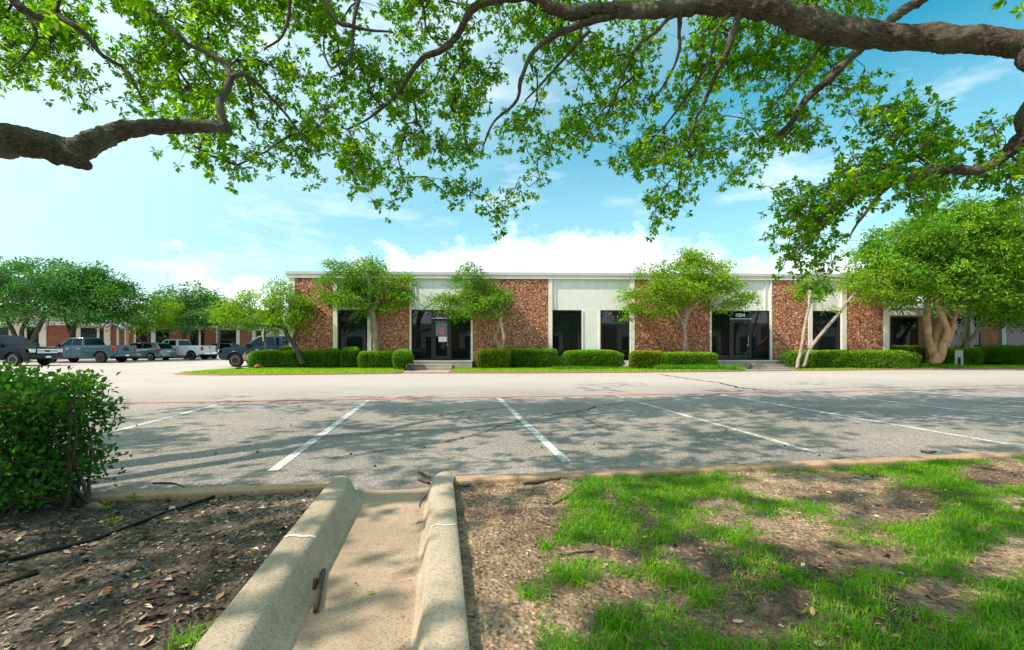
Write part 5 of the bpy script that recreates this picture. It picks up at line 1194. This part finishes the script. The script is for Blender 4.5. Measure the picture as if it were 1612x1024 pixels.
# ================================================================== OVERHANGING OAKS
def oak(name, label, trunk, limbs, region, seed, extra):
    base = Vector(trunk[0][0]); base.z = 0
    e = empty(name, base, 0, label, 'oak tree', 'oaks overhanging the camera'); B = np.array(base)
    tr = MB(); o_, r_ = polyline([(Vector(p) - base, r) for p, r in trunk], .12, .03); tr.tube(o_, r_, 20, .35); tr.build('trunk', 'oak_bark', e, smooth='all')
    seeds = [np.array(v) for v in o_[len(o_) // 2:]]
    for li, lb2 in enumerate(limbs):
        pts = [((PX(p[0], p[1], p[2]) if len(p) == 4 else Vector(p[:3])) - base, (p[3] / FPX * p[2]) if len(p) == 4 else p[4]) for p in lb2]
        rmx = max(r for _, r in pts); pts = pts if rmx > .08 else [(p, r * (.82 - .25 * k / len(pts))) for k, (p, r) in enumerate(pts)]; o_, r_ = polyline(pts, .022 if rmx > .08 else .06, .018 if rmx > .08 else .035)
        mb = MB(); mb.tube(o_, [v * (.83 if rmx > .08 else .9) for v in r_], 40 if rmx > .08 else 8, .26 if rmx > .08 else .3, li * 2.7, .12 if rmx > .08 else 0); mb.build('limb', 'oak_bark', e, smooth='all')
        seeds += [np.array(v) for v, r in zip(o_[1:], r_[1:])][::2]
    C = np.array(region) - B; vis_n = len(C)
    C = np.concatenate([C, np.array(extra) - B]) if len(extra) else C
    nodes, par, rad, ns, ends = grow(seeds, C, .06, .0042, 2.5, .16)
    # rosettes round every spray centre
    per = 8; n = len(C); big = np.arange(n) >= vis_n
    q = rng.normal(size=(n, per, 3)) * (.145, .145, .115); q[:, :, 2] -= .05
    q[big] *= 1.5
    tips = C[:, None, :] + q
    bb = MB(); grow_mesh(bb, nodes, par, rad, ns, 5, .015)
    for i in range(vis_n):
        for t in tips[i]:
            m_ = C[i] + (t - C[i]) * .5 + rng.normal(size=3) * .02; bb.tube([C[i], m_, t], [.0035, .0028, .0018], 3)
    bb.build('twigs', 'twig', e, kind='stuff')
    T2 = tips.reshape(-1, 3); nl = 12; m = len(T2)
    ax = unit(np.repeat(q.reshape(-1, 3), nl, 0) * 1.0 + np.array([0, 0, -.02])); rnd = unit(rng.normal(size=(m * nl, 3)))
    D = unit(ax * .45 + rnd * .9 + np.array([0, 0, -.12]))
    P = np.repeat(T2, nl, 0) + D * .008 + rng.normal(size=(m * nl, 3)) * .006
    bigl = np.repeat(np.repeat(big, per), nl); Ln = rng.uniform(.058, .098, m * nl) * np.where(bigl, 1.7, 1)
    ctint = np.repeat(np.repeat(rng.random(n), per), nl)
    tv = np.clip(.10 + .28 * ctint + .52 * rng.random(m * nl), 0, .93); tv[rng.random(m * nl) < .006] = 1.0
    brown = np.repeat(rng.random(m) < .02, nl); tv[brown] = 1.0
    V, F = leaves(P, D, Ln, Ln * .42, fold=.12, droop=.12)
    lf = npmesh('foliage', V, F, 'oak_leaf', e, np.repeat(tv, 4), kind='stuff')
    return e
# where foliage hangs, as a lower outline, holes and separate sprays seen from the lot edge
bot = np.array([(-200, 150), (0, 125), (25, 128), (40, 105), (60, 108), (75, 125), (118, 128), (130, 95), (140, 60), (170, 60), (190, 95), (200, 120), (112, 150), (118, 195), (140, 196), (230, 190), (255, 205), (300, 235), (345, 262), (380, 275), (400, 258), (430, 258), (470, 265), (495, 277), (512, 238), (530, 275), (560, 292), (590, 292), (610, 325), (636, 330), (650, 292), (690, 308), (720, 315), (745, 343), (762, 352), (805, 348), (828, 325), (850, 290), (862, 262), (845, 235), (880, 225), (905, 232), (925, 240), (960, 236), (972, 268), (1010, 298), (1022, 340), (1078, 340), (1098, 290), (1112, 255), (1138, 262), (1160, 312), (1205, 320), (1228, 300), (1240, 380), (1260, 395), (1300, 375), (1330, 330)], float)
holes = [(150, 70, 24, 32), (65, 98, 30, 14), (555, 175, 34, 26), (430, 125, 14, 10), (694, 18, 28, 18), (757, 98, 18, 16), (1150, 155, 22, 32), (1055, 60, 26, 22), (895, 145, 20, 16), (700, 262, 16, 10), (525, 105, 30, 12), (790, 130, 12, 12), (370, 150, 12, 18), (990, 110, 14, 14), (265, 150, 12, 10), (620, 60, 10, 10), (1210, 205, 12, 12)]
def cover(px_, py_):
    y_ = np.interp(px_, [b[0] for b in sorted(bot.tolist())], [b[1] for b in sorted(bot.tolist())])
    r = (py_ < y_ - 6)
    # under the left limb the foliage starts only right of it
    r &= ~((px_ < 105) & (py_ > 140)); r &= ~((px_ < 215) & (px_ > 122) & (py_ > 40) & (py_ < 92 + (px_ - 122) * .2) & (px_ < 190))
    r &= ~((px_ > 1375) & (py_ > 0)); r &= ~((px_ > 1335) & (py_ > 60) & (py_ > 250)); r &= ~((px_ > 1290) & (px_ < 1400) & (py_ > 210) & (py_ < 232))
    for (cx2, cy2, rx2, ry2) in holes: r &= (((px_ - cx2) / rx2) ** 2 + ((py_ - cy2) / ry2) ** 2) > 1
    return r
def sprays(x0, x1, y0, y1, N_, Ylo, Yhi, test=None):
    out = []; k = 0
    while len(out) < N_ and k < N_ * 30:
        k += 1; px_ = rng.uniform(x0, x1); py_ = rng.uniform(y0, y1)
        if test is not None and not test(np.array([px_]), np.array([py_]))[0]: continue
        if noise.noise(Vector((px_ / 55, py_ / 55, 3.3))) < -.13: continue
        Y_ = Ylo + (Yhi - Ylo) * (.5 + .5 * noise.noise(Vector((px_ / 160, py_ / 160, 7)))) + rng.normal() * .35
        out.append(np.array(PX(px_, py_, Y_)))
    return out
regL = sprays(-120, 520, -60, 290, 300, 5.4, 7.6, cover)
regR = sprays(500, 1375, -60, 400, 560, 5.7, 8.8, cover)
regR += sprays(1385, 1485, 165, 228, 24, 6, 6.4) + sprays(1300, 1500, 248, 322, 40, 5.8, 6.6) + sprays(1545, 1660, 195, 300, 18, 5.6, 6.2) + sprays(1236, 1330, 320, 400, 24, 6.4, 7.4) + sprays(1240, 1300, 400, 455, 5, 6.6, 7.2)
def off(N_, box, z0, z1):  # foliage out of view, added to cast shade on the lot and beds
    out = []
    while len(out) < N_:
        p = np.array([rng.uniform(box[0], box[1]), rng.uniform(box[2], box[3]), rng.uniform(z0, z1)])
        if noise.noise(Vector(p * .45)) < -.12: continue
        if p[1] > .5:
            px_ = CX + p[0] / p[1] * FPX; py_ = HY - (p[2] - CAMZ) / p[1] * FPX
            if -60 < px_ < 1672 and py_ > -45: continue
        out.append(p)
    return out
exL = off(230, (-13, -2, -3, 8.5), 4.2, 8.5)
exR = off(500, (-6, 12, -2.5, 11.0), 5.4, 10)
D1 = 5.6
limbsR = [
 [(8.1, 3.4, 3.9, 0, .26), (1700, 92, 4.9, 26), (1612, 72, 5.2, 23), (1500, 62, 5.4, 22), (1400, 58, 5.6, 22), (1330, 50, 5.7, 25), (1268, 34, 5.8, 24), (1200, 13, 5.9, 19), (1100, 10, 6.0, 16), (1010, 18, 6.1, 14), (960, 15, 6.2, 13), (900, 20, 6.2, 12), (862, 10, 6.3, 12), (838, -12, 6.3, 11), (800, -50, 6.3, 9)],
 [(845, -8, 6.3, 9), (788, 0, 6.3, 8.5), (741, 18, 6.3, 8.5), (720, 54, 6.4, 8), (698, 76, 6.4, 8), (669, 87, 6.5, 7), (647, 116, 6.5, 6), (626, 148, 6.6, 5), (597, 173, 6.6, 4), (572, 192, 6.7, 3)],
 [(962, 22, 6.2, 8), (906, 42, 6.2, 7.5), (870, 58, 6.2, 7), (838, 87, 6.3, 6), (821, 126, 6.4, 5), (816, 155, 6.5, 4.2), (780, 192, 6.6, 3.4), (760, 230, 6.7, 2.6)],
 [(930, 48, 6.2, 4), (885, 95, 6.3, 3.5), (850, 135, 6.4, 2.8), (826, 160, 6.5, 2)],
 [(1166, 16, 5.9, 7), (1145, 72, 6.0, 6.5), (1130, 108, 6.1, 5.5), (1112, 152, 6.3, 4.5), (1091, 202, 6.4, 3.5), (1076, 249, 6.6, 2.6), (1069, 307, 6.8, 1.8)],
 [(1150, 22, 5.9, 4), (1127, 47, 6.0, 4), (1109, 108, 6.2, 3.5), (1069, 170, 6.4, 3), (1040, 206, 6.6, 2.2)],
 [(1062, 20, 6.0, 4), (1030, 52, 6.1, 4), (997, 83, 6.2, 3.5), (971, 144, 6.4, 3), (953, 184, 6.6, 2.2)],
 [(1070, 18, 6.0, 7), (1070, 50, 6.1, 4), (1069, 80, 6.1, 3.4), (1047, 130, 6.3, 2.8), (1020, 168, 6.5, 2)],
 [(1500, -35, 6.4, 9), (1450, 0, 6.4, 9), (1415, 22, 6.4, 8.5), (1365, 68, 6.4, 8), (1333, 94, 6.4, 7.5), (1306, 125, 6.4, 7), (1267, 160, 6.5, 6), (1244, 195, 6.5, 5), (1224, 212, 6.6, 4)],
 [(1312, 48, 5.7, 4), (1302, 66, 5.8, 3.5), (1259, 117, 6.0, 3), (1232, 156, 6.2, 2)],
 [(1640, -90, 6, 9), (1500, -35, 6.4, 9)],
 [(8.2, 3.5, 3.0, 0, .14), (1680, 150, 5.2, 16), (1612, 216, 5.6, 14), (1588, 241, 5.7, 11), (1560, 262, 5.8, 10), (1536, 270, 5.9, 9), (1480, 268, 6.0, 7.5), (1430, 280, 6.1, 6.5), (1400, 288, 6.2, 5.5), (1350, 306, 6.3, 4), (1300, 350, 6.5, 3), (1272, 388, 6.6, 2)],
 [(1408, 286, 6.2, 5), (1375, 320, 6.2, 4), (1350, 352, 6.3, 3), (1338, 376, 6.3, 2)],
 [(1424, 281, 6.1, 4), (1395, 266, 6.1, 3), (1362, 260, 6.2, 2.4), (1335, 262, 6.2, 1.6)],
 [(1470, 269, 6.0, 3.4), (1448, 247, 6.1, 2.8), (1430, 225, 6.1, 2.2), (1428, 205, 6.2, 1.6)],
 [(1612, 214, 5.6, 10), (1614, 195, 5.6, 9), (1622, 180, 5.6, 8)],
]
oak('oak_tree', 'oak whose heavy brown limb crosses the top right of the picture', [((8.3, 3.3, 0), .42), ((8.25, 3.35, .5), .34), ((8.2, 3.4, 2.4), .30), ((8.15, 3.45, 4.2), .27), ((7.9, 3.2, 6), .20), ((7.6, 2.6, 8), .12)], limbsR, regR, 1, exR)
limbsL = [
 [(-7.8, 1.7, 2.6, 0, .24), (-90, 214, 4.2, 30), (0, 222, 4.5, 27), (50, 225, 4.6, 27), (95, 235, 4.7, 25), (118, 240, 4.75, 23), (150, 222, 4.8, 19), (180, 209, 4.85, 17), (220, 202, 4.9, 14), (270, 200, 5.0, 13), (330, 198, 5.1, 11), (358, 200, 5.1, 10)],
 [(95, 236, 4.7, 24), (118, 248, 4.7, 20), (132, 258, 4.7, 12), (140, 264, 4.7, 6)],
 [(355, 200, 5.1, 9.5), (350, 178, 5.1, 9.5), (349, 156, 5.15, 9), (358, 132, 5.2, 9), (361, 118, 5.2, 8), (347, 98, 5.25, 6.5), (323, 85, 5.3, 5.5), (295, 74, 5.3, 5), (279, 55, 5.3, 4.5), (262, 41, 5.4, 4), (241, 19, 5.4, 3.5), (225, -10, 5.5, 3)],
 [(361, 120, 5.2, 6), (383, 118, 5.2, 5), (410, 137, 5.3, 4.5), (423, 152, 5.3, 4), (452, 181, 5.4, 3.2), (474, 213, 5.5, 2.4), (490, 240, 5.5, 1.6)],
 [(388, 122, 5.2, 3.4), (395, 145, 5.3, 3), (401, 175, 5.4, 2.4), (408, 205, 5.4, 1.7)],
 [(-40, -60, 5.0, 11), (19, 0, 5.1, 9.5), (40, 18, 5.1, 9), (58, 27, 5.2, 8.5), (90, 25, 5.3, 8), (123, 44, 5.3, 7), (145, 63, 5.4, 6), (164, 88, 5.4, 5.2), (191, 104, 5.5, 4.8), (211, 129, 5.5, 3.6), (228, 163, 5.6, 2.5)],
 [(-7.7, 1.6, 3.6, 0, .14), (-6.9, 2.8, 4.8, 0, .11), (-40, -60, 5.0, 11)],
 [(42, 20, 5.1, 4), (58, 60, 5.1, 3), (40, 90, 5.2, 2.4), (18, 106, 5.2, 1.6)],
 [(90, 25, 5.3, 4), (95, 5, 5.3, 3.5), (100, -25, 5.3, 3)],
 [(500, -40, 5.9, 7), (514, 0, 5.8, 6.5), (532, 33, 5.8, 6), (557, 40, 5.8, 5), (590, 48, 5.8, 3.5), (620, 52, 5.9, 2.4)],
 [(572, -30, 5.8, 5), (564, 4, 5.8, 4.6), (555, 42, 5.8, 4.4), (552, 90, 5.8, 4), (536, 98, 5.8, 3.4), (520, 108, 5.9, 2.6), (508, 80, 5.9, 2.4), (512, 35, 5.9, 2)],
 [(455, -10, 5.6, 4.5), (452, 40, 5.6, 4), (440, 65, 5.7, 3), (415, 80, 5.7, 2)],
 [(-6.9, 2.8, 4.8, 0, .10), (-5.4, 4.6, 6.4, 0, .09), (-3.2, 5.8, 6.9, 0, .07), (500, -40, 5.9, 7)],
 [(-3.2, 5.8, 6.9, 0, .05), (455, -10, 5.6, 5)],
 [(-3.2, 5.8, 6.9, 0, .05), (572, -30, 5.8, 5)],
]
oak('oak_tree', 'oak whose grey lichened limb reaches in from the left', [((-7.9, 1.4, 0), .42), ((-7.85, 1.45, .5), .33), ((-7.8, 1.6, 2.4), .30), ((-7.7, 1.6, 3.8), .25), ((-7.3, 1.2, 6), .17), ((-7, .8, 7.6), .10)], limbsL, regL, 2, exL)

# ================================================================== TREES BEHIND THE CAMERA, mirrored in the dark glass
src = [o for o in COL.objects if o.parent is None and o.get('label') == 'dark rounded tree over the grey truck'][0]
for (x, y, rz, sc_, lab) in ((-24, -13, .3, 1.15, 'dark tree before the opposite building, farthest left'), (-13, -12, 2.1, 1.2, 'dark tree before the opposite building, mirrored by the tall window'), (-1, -13, 4.0, 1.1, 'dark tree before the opposite building, straight behind the flume'), (10, -12, 5.2, 1.2, 'dark tree before the opposite building, mirrored by the twin windows'), (21, -13, 1.2, 1.15, 'dark tree before the opposite building, second from the right'), (33, -14, 2.8, 1.2, 'dark tree before the opposite building, mirrored by the numbered door'), (45, -13, .8, 1.2, 'dark tree before the opposite building, farthest right but one'), (57, -13, 1.8, 1.2, 'dark tree before the opposite building, farthest right')):
    c = src.copy(); COL.objects.link(c); c.location = (x, y, .0); c.rotation_euler = (0, 0, rz); c.scale = (sc_,) * 3; tag(c, lab, 'tree', 'trees before the opposite building')
    for ch in list(src.children):
        d = ch.copy(); COL.objects.link(d); d.parent = c
